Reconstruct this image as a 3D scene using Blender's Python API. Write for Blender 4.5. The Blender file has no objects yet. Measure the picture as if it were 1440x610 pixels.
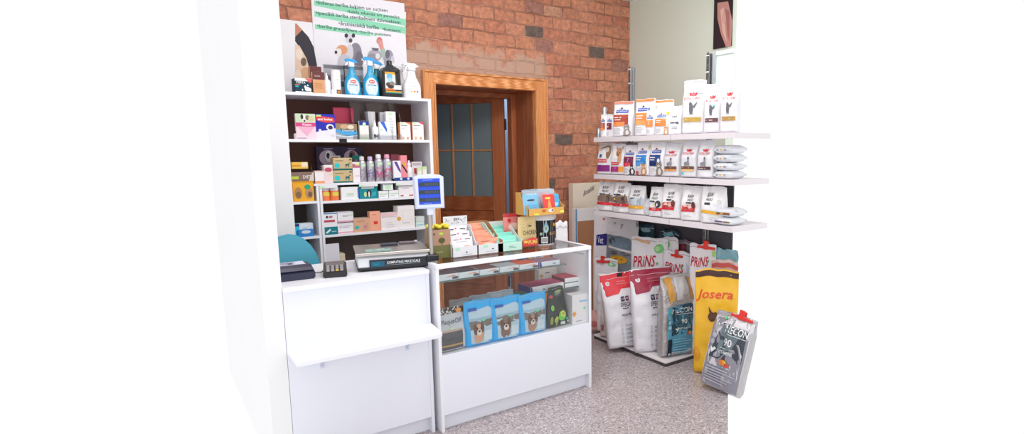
import bpy, bmesh, math, random
from mathutils import Vector, Matrix, noise
R = math.radians
sc = bpy.context.scene
COL = sc.collection

# ------------------------------------------------------------------ camera model (calibrated on the room's edges)
FPX, PPX, PPY, CAMH = 822.53, 819.0, 326.15, 1.5
YAW, PIT, ROL = R(37.0432), R(7.7475), R(-0.352)
fwd = Vector((math.sin(YAW)*math.cos(PIT), math.cos(YAW)*math.cos(PIT), -math.sin(PIT)))
_r = Vector((math.cos(YAW), -math.sin(YAW), 0)); _u = _r.cross(fwd)
cr = math.cos(ROL)*_r + math.sin(ROL)*_u
cu = -math.sin(ROL)*_r + math.cos(ROL)*_u
CAM = Vector((0, 0, CAMH))
def ray(px, py): return cr*((px-PPX)/FPX) - cu*((py-PPY)/FPX) + fwd
def ony(px, py, Y): d = ray(px, py); return CAM + d*(Y/d.y)
def onx(px, py, X): d = ray(px, py); return CAM + d*(X/d.x)
def onz(px, py, Z): d = ray(px, py); return CAM + d*((Z-CAMH)/d.z)
def proj(p):
    v = Vector(p)-CAM; k = v.dot(fwd)
    return (PPX+FPX*v.dot(cr)/k, PPY-FPX*v.dot(cu)/k)

cam = bpy.data.cameras.new('camera'); co = bpy.data.objects.new('camera', cam); COL.objects.link(co)
M = Matrix((cr, cu, -fwd)).transposed().to_4x4(); M.translation = CAM
co.matrix_world = M
cam.sensor_fit = 'HORIZONTAL'; cam.sensor_width = 36; cam.lens = FPX/1440*36
cam.shift_x = (720-PPX)/1440; cam.shift_y = (PPY-305)/1440
cam.clip_start = 0.05
sc.camera = co

# ------------------------------------------------------------------ materials
def s2l(c): return c/12.92 if c <= 0.04045 else ((c+0.055)/1.055)**2.4
def hexc(h):
    h = h.lstrip('#'); return tuple(s2l(int(h[i:i+2], 16)/255) for i in (0, 2, 4)) + (1,)
MATS = {}
def mat(h, kind='p'):
    """p paper/board, g glossy plastic film, f foil, m metal, s satin paint, t clear plastic, w wood-like none"""
    k = (h, kind)
    if k in MATS: return MATS[k]
    m = bpy.data.materials.new('surface_%s_%s' % (kind, h.strip('#'))); m.use_nodes = True
    nt = m.node_tree; b = nt.nodes['Principled BSDF']; L = nt.links
    c = hexc(h)
    tc = nt.nodes.new('ShaderNodeTexCoord')
    nz = nt.nodes.new('ShaderNodeTexNoise'); L.new(tc.outputs['Object'], nz.inputs['Vector'])
    nz.inputs['Scale'].default_value = {'p': 60, 'g': 30, 'f': 45, 'm': 150, 's': 8, 't': 30}[kind]
    mx = nt.nodes.new('ShaderNodeMix'); mx.data_type = 'RGBA'
    a = {'p': .94, 'g': .96, 'f': .82, 'm': .9, 's': .98, 't': 1}[kind]
    mx.inputs[6].default_value = (c[0]*a, c[1]*a, c[2]*a, 1); mx.inputs[7].default_value = c
    L.new(nz.outputs['Fac'], mx.inputs[0]); L.new(mx.outputs[2], b.inputs['Base Color'])
    b.inputs['Roughness'].default_value = {'p': .6, 'g': .26, 'f': .28, 'm': .3, 's': .35, 't': .1}[kind]
    b.inputs['Specular IOR Level'].default_value = {'p': .3, 'g': .5, 'f': .5, 'm': .5, 's': .4, 't': .5}[kind]
    if kind == 'm': b.inputs['Metallic'].default_value = .85
    if kind == 'f':
        b.inputs['Metallic'].default_value = .55
    if kind in 'gf':
        n2 = nt.nodes.new('ShaderNodeTexNoise'); L.new(tc.outputs['Object'], n2.inputs['Vector'])
        n2.inputs['Scale'].default_value = 28 if kind == 'g' else 40; n2.inputs['Detail'].default_value = 3
        n2.inputs['Distortion'].default_value = 1.2
        bp = nt.nodes.new('ShaderNodeBump'); bp.inputs['Strength'].default_value = .4 if kind == 'g' else 1.0
        bp.inputs['Distance'].default_value = .006
        L.new(n2.outputs['Fac'], bp.inputs['Height']); L.new(bp.outputs['Normal'], b.inputs['Normal'])
    MATS[k] = m
    return m
def glass_mat(name, tint=(0.97, 0.99, 0.985), rough=0.0, refl=1.0):
    m = bpy.data.materials.new(name); m.use_nodes = True; nt = m.node_tree; nt.nodes.clear()
    o = nt.nodes.new('ShaderNodeOutputMaterial'); t = nt.nodes.new('ShaderNodeBsdfTransparent')
    g = nt.nodes.new('ShaderNodeBsdfGlossy'); f = nt.nodes.new('ShaderNodeFresnel'); mx = nt.nodes.new('ShaderNodeMixShader')
    t.inputs[0].default_value = tint + (1,); g.inputs['Roughness'].default_value = rough
    f.inputs[0].default_value = 1.5
    mu = nt.nodes.new('ShaderNodeMath'); mu.operation = 'MULTIPLY'; mu.inputs[1].default_value = refl
    nt.links.new(f.outputs[0], mu.inputs[0]); nt.links.new(mu.outputs[0], mx.inputs[0])
    nt.links.new(t.outputs[0], mx.inputs[1]); nt.links.new(g.outputs[0], mx.inputs[2]); nt.links.new(mx.outputs[0], o.inputs[0])
    return m
GLASS = glass_mat('clear_glass', (0.99, 0.995, 0.99), refl=.45)
ACRYL = glass_mat('clear_acrylic', (0.95, 0.95, 0.96), .08, .8)
FILM = glass_mat('clear_film', (0.9, 0.9, 0.92), .15, 1.6)
def wood_mat(name, c1, c2, scale=(9, 9, .8), rough=.35, coord='Object'):
    m = bpy.data.materials.new(name); m.use_nodes = True; nt = m.node_tree; b = nt.nodes['Principled BSDF']; L = nt.links
    tc = nt.nodes.new('ShaderNodeTexCoord'); mp = nt.nodes.new('ShaderNodeMapping'); mp.inputs['Scale'].default_value = scale
    L.new(tc.outputs[coord], mp.inputs[0])
    w = nt.nodes.new('ShaderNodeTexWave'); w.inputs['Scale'].default_value = 2.2; w.inputs['Distortion'].default_value = 7; w.inputs['Detail'].default_value = 3
    w.inputs['Detail Scale'].default_value = 1.3
    L.new(mp.outputs[0], w.inputs['Vector'])
    n = nt.nodes.new('ShaderNodeTexNoise'); n.inputs['Scale'].default_value = 3; n.inputs['Detail'].default_value = 6; L.new(mp.outputs[0], n.inputs['Vector'])
    ml = nt.nodes.new('ShaderNodeMath'); ml.operation = 'MULTIPLY'; L.new(w.outputs['Fac'], ml.inputs[0]); L.new(n.outputs['Fac'], ml.inputs[1])
    cr_ = nt.nodes.new('ShaderNodeValToRGB'); cr_.color_ramp.elements[0].color = hexc(c1); cr_.color_ramp.elements[1].color = hexc(c2)
    cr_.color_ramp.elements[0].position = .05; cr_.color_ramp.elements[1].position = .6
    L.new(ml.outputs[0], cr_.inputs[0]); L.new(cr_.outputs[0], b.inputs['Base Color'])
    b.inputs['Roughness'].default_value = rough; b.inputs['Specular IOR Level'].default_value = .35
    return m
PINE = wood_mat('oiled_pine', 'CC7E42', 'F2AE74', (14, 14, 1.2))
PINEH = wood_mat('oiled_pine_lintel', 'CC7E42', 'F2AE74', (1.2, 14, 14))
DOORW = wood_mat('reddish_door_wood', 'A05A38', 'B87048', (10, 10, .9))
DOORH = wood_mat('reddish_rail_wood', '96522F', 'AC6440', (.9, 10, 10))
MUNT = wood_mat('muntin_wood', 'A87048', 'D09A6C', (10, 10, .9))

# ------------------------------------------------------------------ mesh collector
class MB:
    def __init__(s): s.v = []; s.f = []; s.m = []; s.sm = []; s.mats = []
    def mi(s, m):
        if isinstance(m, str): m = mat(m)
        elif isinstance(m, tuple): m = mat(*m)
        if m not in s.mats: s.mats.append(m)
        return s.mats.index(m)
    def add(s, vs, fs, m, smooth=False, X=None):
        k = len(s.v); i = s.mi(m)
        if X is not None: vs = [X @ Vector(v) for v in vs]
        s.v += [tuple(v) for v in vs]
        for f in fs: s.f.append([k+a for a in f]); s.m.append(i); s.sm.append(smooth)
        return s
    def bm(s, b, m, smooth=False, X=None):
        b.verts.index_update()
        s.add([v.co.copy() for v in b.verts], [[v.index for v in f.verts] for f in b.faces], m, smooth, X); b.free(); return s
    def box(s, x0, x1, y0, y1, z0, z1, m, bev=.0, X=None, seg=1):
        b = bmesh.new(); bmesh.ops.create_cube(b, size=1)
        for v in b.verts: v.co = Vector(((x0+x1)/2+v.co.x*(x1-x0), (y0+y1)/2+v.co.y*(y1-y0), (z0+z1)/2+v.co.z*(z1-z0)))
        if bev: bmesh.ops.bevel(b, geom=b.edges[:], offset=bev, segments=seg, affect='EDGES')
        return s.bm(b, m, False, X)
    def lathe(s, prof, m, c=(0, 0, 0), seg=20, X=None, sx=1, sy=1, cap=True):
        vs = []; fs = []
        for r, z in prof:
            for i in range(seg):
                a = 2*math.pi*i/seg; vs.append((c[0]+r*sx*math.cos(a), c[1]+r*sy*math.sin(a), c[2]+z))
        for j in range(len(prof)-1):
            for i in range(seg): fs.append((j*seg+i, j*seg+(i+1) % seg, (j+1)*seg+(i+1) % seg, (j+1)*seg+i))
        s.add(vs, fs, m, True, X)
        if cap:
            n = (len(prof)-1)*seg
            s.add([vs[i] for i in range(seg)], [tuple(range(seg))[::-1]], m, False, X)
            s.add([vs[n+i] for i in range(seg)], [tuple(range(seg))], m, False, X)
        return s
    def tube(s, pts, r, m, seg=10, X=None):
        pts = [Vector(p) for p in pts]; vs = []; fs = []
        for j, p in enumerate(pts):
            t = (pts[min(j+1, len(pts)-1)]-pts[max(j-1, 0)]).normalized()
            a = t.cross(Vector((0, 0, 1)))
            if a.length < .01: a = t.cross(Vector((0, 1, 0)))
            a.normalize(); b = t.cross(a)
            rr = r[j] if isinstance(r, (list, tuple)) else r
            for i in range(seg):
                q = 2*math.pi*i/seg; vs.append(p+a*math.cos(q)*rr+b*math.sin(q)*rr)
        for j in range(len(pts)-1):
            for i in range(seg): fs.append((j*seg+i, j*seg+(i+1) % seg, (j+1)*seg+(i+1) % seg, (j+1)*seg+i))
        n = (len(pts)-1)*seg
        fs += [tuple(range(seg))[::-1], tuple(range(n, n+seg))]
        return s.add(vs, fs, m, True, X)
    def prism(s, out, y0, y1, m, X=None, bev=0):
        """outline in (x,z), extruded along y"""
        n = len(out); ar = sum(out[i][0]*out[(i+1) % n][1]-out[(i+1) % n][0]*out[i][1] for i in range(n))
        if ar < 0: out = out[::-1]
        b = bmesh.new(); a = [b.verts.new((x, y0, z)) for x, z in out]; c = [b.verts.new((x, y1, z)) for x, z in out]
        b.faces.new(a); b.faces.new(c[::-1])
        for i in range(n): b.faces.new((a[i], c[i], c[(i+1) % n], a[(i+1) % n]))
        bmesh.ops.recalc_face_normals(b, faces=b.faces[:])
        if bev: bmesh.ops.bevel(b, geom=[e for e in b.edges if len({v.co.y for v in e.verts}) == 1], offset=bev, segments=2, affect='EDGES')
        bmesh.ops.triangulate(b, faces=[f for f in b.faces if len(f.verts) > 4])
        return s.bm(b, m, False, X)
    def build(s, name, parent=None, loc=None, rot=None):
        me = bpy.data.meshes.new(name); me.from_pydata(s.v, [], s.f)
        for m in s.mats: me.materials.append(m)
        me.polygons.foreach_set('material_index', s.m); me.polygons.foreach_set('use_smooth', s.sm); me.update()
        o = bpy.data.objects.new(name, me); COL.objects.link(o)
        if parent: o.parent = parent
        if loc is not None: o.location = loc
        if rot is not None: o.rotation_euler = rot if isinstance(rot, (tuple, list)) else (0, 0, rot)
        return o
def tag(o, label, cat, group=None, kind=None):
    o['label'] = label; o['category'] = cat
    if group: o['group'] = group
    if kind: o['kind'] = kind
    return o
def struct(o): o['kind'] = 'structure'; return o
def thing(name, label, cat, loc=(0, 0, 0), rot=0, group=None):
    o = bpy.data.objects.new(name, None); COL.objects.link(o); o.empty_display_size = .05
    o.location = loc; o.rotation_euler = rot if isinstance(rot, (tuple, list)) else (0, 0, rot)
    return tag(o, label, cat, group)

# ------------------------------------------------------------------ lettering and printed art
TC = {}
def text_mesh(s):
    if s in TC: return TC[s]
    cu_ = bpy.data.curves.new('lettering', 'FONT'); cu_.body = s; cu_.resolution_u = 2; cu_.offset = .012
    o = bpy.data.objects.new('lettering', cu_); COL.objects.link(o)
    dg = bpy.context.evaluated_depsgraph_get(); dg.update()
    me = o.evaluated_get(dg).to_mesh()
    vs = [tuple(v.co) for v in me.vertices]; fs = [tuple(p.vertices) for p in me.polygons]
    bpy.data.objects.remove(o); bpy.data.curves.remove(cu_)
    x0 = min(v[0] for v in vs); x1 = max(v[0] for v in vs); y0 = min(v[1] for v in vs); y1 = max(v[1] for v in vs)
    vs = [((v[0]-x0)/(x1-x0), (v[1]-y0)/(y1-y0)) for v in vs]
    TC[s] = (vs, fs); return TC[s]
def art(mb, P, items, kind='p', off=.0008, nu=6):
    """printed marks on a face; P(u,v,offset) maps the face; each later item lies a hair above the former"""
    for k, it in enumerate(items):
        o = off*(1+.2*k); c = it[-1]; m = (c, kind) if isinstance(c, str) else c
        if it[0] == 'r':
            _, u0, v0, u1, v1, _c = it; n = nu; vs = []; fs = []
            for j in range(n+1):
                for i in range(n+1): vs.append(P(u0+(u1-u0)*i/n, v0+(v1-v0)*j/n, o))
            for j in range(n):
                for i in range(n): a = j*(n+1)+i; fs.append((a, a+1, a+n+2, a+n+1))
            mb.add(vs, fs, m, True)
        elif it[0] == 'e':
            _, u, v, ru, rv, _c = it; n = 18; vs = [P(u, v, o)]; fs = []
            for r in (.25, .5, .75, 1):
                for i in range(n): a = 2*math.pi*i/n; vs.append(P(u+ru*r*math.cos(a), v+rv*r*math.sin(a), o))
            for i in range(n):
                j = (i+1) % n; fs += [(0, 1+i, 1+j)]+[(1+q*n+i, 1+n+q*n+i, 1+n+q*n+j, 1+q*n+j) for q in range(3)]
            mb.add(vs, fs, m, True)
        elif it[0] == 'p':
            _, pts, _c = it; cx = sum(p[0] for p in pts)/len(pts); cy = sum(p[1] for p in pts)/len(pts)
            if nu > 2:
                e_ = 4; pts = [(a[0]+(b[0]-a[0])*q/e_, a[1]+(b[1]-a[1])*q/e_) for a, b in zip(pts, pts[1:]+pts[:1]) for q in range(e_)]; K = 5
            else: K = 1
            n = len(pts); vs = [P(cx, cy, o)]+[P(cx+(a-cx)*r/K, cy+(b-cy)*r/K, o) for r in range(1, K+1) for a, b in pts]
            mb.add(vs, [(0, 1+i, 1+(i+1) % n) for i in range(n)]+[(1+q*n+i, 1+n+q*n+i, 1+n+q*n+(i+1) % n, 1+q*n+(i+1) % n) for q in range(K-1) for i in range(n)], m, nu > 2)
        elif it[0] == 't':      # text, u0,v0,u1,v1, slant, rise, colour
            _, s, u0, v0, u1, v1, sl, rise, _c = it; tv, tf = text_mesh(s)
            mb.add([P(u0+(u1-u0)*a+sl*(b)*(u1-u0), v0+(v1-v0)*b+rise*a, o) for a, b in tv], tf, m, False)
        elif it[0] == 'l':      # n thin print lines filling a block
            _, u0, v0, u1, v1, n, _c = it; rr = random.Random(int(u0*997+v0*131+n))
            for i in range(n):
                a = v0+(v1-v0)*(i+.25)/n; b = a+(v1-v0)*.4/n; e = u0+(u1-u0)*rr.uniform(.6, 1)
                mb.add([P(u0, a, o), P(e, a, o), P(e, b, o), P(u0, b, o)], [(0, 1, 2, 3)], m, False)
def T(s, u0, v0, u1, v1, c, sl=0, rise=0): return ('t', s, u0, v0, u1, v1, sl, rise, c)
def sit(u, v, s, a, c, c2, ear=1):
    """a small printed sitting pet: s height in v, a = width/height factor"""
    w = s*a*3.0
    L = [('e', u, v+.30*s, .24*w, .30*s, c), ('e', u-.1*w, v+.06*s, .2*w, .07*s, c), ('e', u+.02*w, v+.30*s, .11*w, .22*s, c2), ('e', u-.02*w, v+.74*s, .2*w, .18*s, c)]
    if ear: L += [('p', [(u-.2*w, v+.8*s), (u-.08*w, v+.88*s), (u-.17*w, v+1.02*s)], c), ('p', [(u+.16*w, v+.8*s), (u+.04*w, v+.88*s), (u+.13*w, v+1.02*s)], c)]
    else: L += [('e', u-.2*w, v+.74*s, .06*w, .13*s, c2), ('e', u+.16*w, v+.74*s, .06*w, .13*s, c2)]
    L += [('e', u-.02*w, v+.68*s, .09*w, .08*s, c2), ('e', u-.09*w, v+.77*s, .025*w, .025*s, '222222'), ('e', u+.05*w, v+.77*s, .025*w, .025*s, '222222'), ('e', u-.02*w, v+.7*s, .03*w, .025*s, '222222')]
    return L
def horse(u, v, s, a, c):
    w = s*a
    L = [('e', u, v+.55*s, .3*w, .16*s, c), ('p', [(u+.18*w, v+.55*s), (u+.3*w, v+.62*s), (u+.42*w, v+.95*s), (u+.3*w, v+.95*s)], c), ('e', u+.42*w, v+.9*s, .12*w, .07*s, c)]
    for x in (-.26, -.17, .14, .24): L.append(('p', [(u+x*w, v+.5*s), (u+(x+.07)*w, v+.5*s), (u+(x+.05)*w, v), (u+(x+.01)*w, v)], c))
    L.append(('p', [(u-.28*w, v+.6*s), (u-.25*w, v+.66*s), (u-.42*w, v+.4*s)], c))
    return L

# ------------------------------------------------------------------ placing by a measured outline on a real plane
def spot(b, plane, val, rot, z):
    """b = outline (x0,y0,x1,y1) read off the photo; returns ground point on plane at height z, width, height in metres"""
    xm = (b[0]+b[2])/2
    if plane == 'y': p = ony(xm, b[3], val)
    elif plane == 'x': p = onx(xm, b[3], val)
    else: p = onz(xm, b[3], z)
    p = Vector((p.x, p.y, z))
    t = Vector((math.cos(rot), math.sin(rot), 0)); e = .01
    a = proj(p-t*e); c = proj(p+t*e); kx = abs(c[0]-a[0])/(2*e)
    w = (b[2]-b[0])/kx
    q = proj(p); r_ = proj(p+Vector((0, 0, .1))); h = (q[1]-b[1])/((q[1]-r_[1])/.1)
    return p, w, h

# ------------------------------------------------------------------ product builders (local frame: front centre at origin, depth along +y)
def carton(name, label, cat, b, plane, val, z, rot=0, d=.06, body='F4F2F4', side=None, top=None, items=(), group=None, dr=0, hmax=None, lean=0, flap=True):
    p, w, h = spot(b, plane, val, rot, z)
    if hmax: h = min(h, hmax)
    mb = MB(); mb.box(-w/2, w/2, 0, d, 0, h, body, min(.0015, w*.04))
    if side:
        P2 = lambda u, v, o: (-w/2-o, d*(1-u), v*h); art(mb, P2, [('r', .02, .01, .98, .99, side)], nu=1)
        P3 = lambda u, v, o: (w/2+o, d*u, v*h); art(mb, P3, [('r', .02, .01, .98, .99, side)], nu=1)
    if flap:
        mb.box(-w/2+.002, w/2-.002, .001, d*.45, h-.0003, h+.0005, top or body); mb.box(-w*.1, w*.1, 0.0005, .006, h-.006, h+.0008, top or body)
    if top: mb.box(-w/2+.001, w/2-.001, .001, d-.001, h-.0005, h+.0003, top)
    P = lambda u, v, o: (-w/2+u*w, -o, v*h)
    art(mb, P, items, nu=1)
    o = mb.build(name, None, p, (lean, 0, rot+dr))
    return tag(o, label, cat, group)

def bagfun(w, h, d, seed, wr=.004, pe=4.5, topd=.035, shoulder=.55, topw=1.0, lean=0, botw=1.0, gus=.03):
    def dep(v):
        a = min(1, (v/.05))**.5 if v < .05 else 1
        if v > shoulder: t = (v-shoulder)/(.94-shoulder); t = min(1, t); a *= (1-t)*(1) + topd*t if True else a; a = max(a, topd)
        return a
    def wid(v): return (botw + (topw-botw)*v)*(1-.03*math.exp(-((v)/.03)**2))
    def pexp(v): return pe if v < shoulder else pe-(pe-2.2)*min(1, (v-shoulder)/(.94-shoulder))
    def wrk(x, z, sgn):
        q = Vector((x*14+seed*3.1, z*11, sgn*2+seed)); q2 = Vector((x*38+seed, z*22-seed, sgn))
        return wr*(noise.noise(q)*1.6+noise.noise(q2)*.7)
    def front(u, v, o, sgn=-1):
        W = w*wid(v)/2; x = max(-1, min(1, (u-.5)*2)); D = d*dep(v)/2; p = pexp(v)
        y = D*(max(0, 1-abs(x)**p))**(1/p)
        n = wrk(x*W, v*h, sgn)*min(1, v/.06)*(1-abs(x)**6) if D > d*.06 else wrk(x*W, v*h, -1)*.8
        yy = d/2 + sgn*(y) + (n if D > d*.06 else n) * (1 if sgn < 0 else -1 if D > d*.06 else 1) + lean*v*v
        ed_ = 1+.018*noise.noise(Vector((seed*2.3, v*5, x*.3)))*(v > .03)
        return (x*W*ed_, yy+sgn*o, v*h+h*v**4*(.022*noise.noise(Vector((x*1.7, seed*1.9, 0)))-.012*abs(x)**5))
    return front, dep, wid, pexp
def bag_mesh(mb, w, h, d, m, seed=0, seal=None, cols=None, **k):
    F, dep, wid, pexp = bagfun(w, h, d, seed, **k)
    nu, nv = 20, 38; vs = []; us = [.5+.5*math.sin(math.pi*(i/nu-.5)) for i in range(nu+1)]
    vv = [0, .008, .025]+[.05+.95*j/(nv-3) for j in range(nv-2)]
    nv = len(vv)-1; ring = 2*nu
    for v in vv:
        for i in range(nu+1): vs.append(F(us[i], v, 0, -1))
        for i in range(nu-1, 0, -1): vs.append(F(us[i], v, 0, 1))
    fs = []
    for j in range(nv):
        for i in range(ring): fs.append((j*ring+i, j*ring+(i+1) % ring, (j+1)*ring+(i+1) % ring, (j+1)*ring+i))
    # bottom and top strips
    for base, flip in ((0, True), (nv*ring, False)):
        for i in range(nu):
            a = base+i; b_ = base+i+1; c = base+(ring-i-1) % ring; e = base+(ring-i) % ring
            q = [a, b_, c, e] if not flip else [e, c, b_, a]
            qq = []
            for t in q:
                if t not in qq: qq.append(t)
            if len(qq) > 2: fs.append(tuple(qq))
    mb.add(vs, fs, m, True)
    return F
def bag(name, label, cat, b, plane, val, z, rot=0, d=.08, body=('F0EEF0', 'g'), items=(), group=None, seed=None, hmax=None, lean=0, akind='g', tilt=(0, 0), zoff=0, nu=10, build=True, **k):
    p, w, h = spot(b, plane, val, rot, z)
    if hmax: h = min(h, hmax)
    if seed is None: seed = (b[0]*7 % 97)/3.0
    mb = MB(); F = bag_mesh(mb, w, h, d, body, seed, lean=lean, **k)
    art(mb, lambda u, v, o: F(.5+(u-.5)*.985, v, o), items, akind, .002, nu)
    # crimped seal line
    art(mb, lambda u, v, o: F(u, v, o), [('r', .01, .955, .99, .962, 'B9B7BC')], akind, .0006)
    o = mb.build(name, None, p, (tilt[0], tilt[1], rot))
    tag(o, label, cat, group)
    return o, F, w, h
# ================================================================== the room
WY, WX, HC = 4.3, 3.82, 2.9
def brick_mat():
    m = bpy.data.materials.new('old_red_brick'); m.use_nodes = True; nt = m.node_tree; N = nt.nodes; L = nt.links; b = N['Principled BSDF']
    tc = N.new('ShaderNodeTexCoord'); sp = N.new('ShaderNodeSeparateXYZ'); L.new(tc.outputs['Object'], sp.inputs[0])
    cb = N.new('ShaderNodeCombineXYZ'); L.new(sp.outputs['X'], cb.inputs['X']); L.new(sp.outputs['Z'], cb.inputs['Y'])
    nz = N.new('ShaderNodeTexNoise'); nz.inputs['Scale'].default_value = 5; nz.inputs['Detail'].default_value = 4; L.new(cb.outputs[0], nz.inputs['Vector'])
    sb = N.new('ShaderNodeVectorMath'); sb.operation = 'SUBTRACT'; sb.inputs[1].default_value = (.5, .5, .5); L.new(nz.outputs['Color'], sb.inputs[0])
    sc_ = N.new('ShaderNodeVectorMath'); sc_.operation = 'SCALE'; sc_.inputs['Scale'].default_value = .05; L.new(sb.outputs[0], sc_.inputs[0])
    ad = N.new('ShaderNodeVectorMath'); L.new(cb.outputs[0], ad.inputs[0]); L.new(sc_.outputs[0], ad.inputs[1])
    br = N.new('ShaderNodeTexBrick'); L.new(ad.outputs[0], br.inputs['Vector'])
    br.inputs['Color1'].default_value = (0, 0, 0, 1); br.inputs['Color2'].default_value = (1, 1, 1, 1); br.inputs['Mortar'].default_value = (.5, .5, .5, 1)
    br.inputs['Scale'].default_value = 1; br.inputs['Brick Width'].default_value = .19; br.inputs['Row Height'].default_value = .098
    br.inputs['Mortar Size'].default_value = .0065; br.inputs['Mortar Smooth'].default_value = .35; br.inputs['Bias'].default_value = 0
    rp = N.new('ShaderNodeValToRGB'); e = rp.color_ramp; e.interpolation = 'CONSTANT'
    cols = [(0, '7A6E68'), (.035, 'A88E70'), (.06, 'CC9078'), (.2, 'D89A7E'), (.4, 'D29078'), (.55, 'DC9E84'), (.7, 'CC8A74'), (.82, 'D4967C'), (.93, 'D4A48A'), (.97, 'B4867C')]
    e.elements[0].color = hexc(cols[0][1]); e.elements[1].position = cols[1][0]; e.elements[1].color = hexc(cols[1][1])
    for p, c in cols[2:]: q = e.elements.new(p); q.color = hexc(c)
    L.new(br.outputs['Color'], rp.inputs[0])
    # blotches of worn lime and soot
    n2 = N.new('ShaderNodeTexNoise'); n2.inputs['Scale'].default_value = 24; n2.inputs['Detail'].default_value = 8; n2.inputs['Roughness'].default_value = .7; L.new(cb.outputs[0], n2.inputs['Vector'])
    r2 = N.new('ShaderNodeValToRGB'); r2.color_ramp.elements[0].position = .38; r2.color_ramp.elements[0].color = (.70, .64, .61, 1); r2.color_ramp.elements[1].position = .68; r2.color_ramp.elements[1].color = (1.2, 1.1, 1.02, 1)
    L.new(n2.outputs['Fac'], r2.inputs[0])
    mu = N.new('ShaderNodeMix'); mu.data_type = 'RGBA'; mu.blend_type = 'MULTIPLY'; mu.inputs[0].default_value = 1; L.new(rp.outputs[0], mu.inputs[6]); L.new(r2.outputs[0], mu.inputs[7])
    mo = N.new('ShaderNodeMix'); mo.data_type = 'RGBA'; L.new(mu.outputs[2], mo.inputs[6])
    n3 = N.new('ShaderNodeTexNoise'); n3.inputs['Scale'].default_value = 3.5; L.new(cb.outputs[0], n3.inputs['Vector'])
    r3 = N.new('ShaderNodeValToRGB'); r3.color_ramp.elements[0].position = .42; r3.color_ramp.elements[0].color = hexc('9A6C5C'); r3.color_ramp.elements[1].position = .62; r3.color_ramp.elements[1].color = hexc('D4A08A')
    L.new(n3.outputs['Fac'], r3.inputs[0]); L.new(r3.outputs[0], mo.inputs[7])
    fm = N.new('ShaderNodeMath'); fm.operation = 'MULTIPLY'; fm.inputs[1].default_value = .75; L.new(br.outputs['Fac'], fm.inputs[0]); L.new(fm.outputs[0], mo.inputs[0])
    # plaster left above the door frame and a flaking rim at the corner
    def gt(sock, val, inv=False, soft=.02):
        mr = N.new('ShaderNodeMapRange'); mr.inputs['From Min'].default_value = val-soft; mr.inputs['From Max'].default_value = val+soft
        if inv: mr.inputs['To Min'].default_value = 1; mr.inputs['To Max'].default_value = 0
        L.new(sock, mr.inputs[0]); return mr.outputs[0]
    def mul(a, c):
        q = N.new('ShaderNodeMath'); q.operation = 'MULTIPLY'; L.new(a, q.inputs[0]); L.new(c, q.inputs[1]); return q.outputs[0]
    n4 = N.new('ShaderNodeTexNoise'); n4.inputs['Scale'].default_value = 7; n4.inputs['Detail'].default_value = 7; L.new(cb.outputs[0], n4.inputs['Vector'])
    zz = N.new('ShaderNodeMath'); zz.operation = 'MULTIPLY_ADD'; zz.inputs[1].default_value = .5; L.new(n4.outputs['Fac'], zz.inputs[0]); L.new(sp.outputs['Z'], zz.inputs[2])
    msk = mul(mul(gt(zz.outputs[0], 2.54, True, .03), gt(sp.outputs['Z'], 2.0)), mul(gt(sp.outputs['X'], 1.6), gt(sp.outputs['X'], 2.86, True, .06)))
    pl = N.new('ShaderNodeMix'); pl.data_type = 'RGBA'; L.new(msk, pl.inputs[0]); L.new(mo.outputs[2], pl.inputs[6])
    r4 = N.new('ShaderNodeValToRGB'); r4.color_ramp.elements[0].position = .35; r4.color_ramp.elements[0].color = hexc('C8A494'); r4.color_ramp.elements[1].position = .65; r4.color_ramp.elements[1].color = hexc('CFA68E')
    L.new(n2.outputs['Fac'], r4.inputs[0]); L.new(r4.outputs[0], pl.inputs[7])
    L.new(pl.outputs[2], b.inputs['Base Color']); b.inputs['Roughness'].default_value = .75; b.inputs['Specular IOR Level'].default_value = .2
    hh = N.new('ShaderNodeMath'); hh.operation = 'MULTIPLY_ADD'; hh.inputs[1].default_value = -1.0; L.new(br.outputs['Fac'], hh.inputs[0]); L.new(n2.outputs['Fac'], hh.inputs[2])
    bp = N.new('ShaderNodeBump'); bp.inputs['Strength'].default_value = .9; bp.inputs['Distance'].default_value = .02
    L.new(hh.outputs[0], bp.inputs['Height']); L.new(bp.outputs[0], b.inputs['Normal'])
    return m
def paint_mat(name, h, rough=.7):
    m = bpy.data.materials.new(name); m.use_nodes = True; nt = m.node_tree; b = nt.nodes['Principled BSDF']
    n = nt.nodes.new('ShaderNodeTexNoise'); n.inputs['Scale'].default_value = 2.5; n.inputs['Detail'].default_value = 3
    tc = nt.nodes.new('ShaderNodeTexCoord'); nt.links.new(tc.outputs['Object'], n.inputs['Vector'])
    mx = nt.nodes.new('ShaderNodeMix'); mx.data_type = 'RGBA'; c = hexc(h)
    mx.inputs[6].default_value = tuple(x*.96 for x in c[:3])+(1,); mx.inputs[7].default_value = c
    nt.links.new(n.outputs['Fac'], mx.inputs[0]); nt.links.new(mx.outputs[2], b.inputs['Base Color']); b.inputs['Roughness'].default_value = rough
    b.inputs['Specular IOR Level'].default_value = .3
    return m
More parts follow.
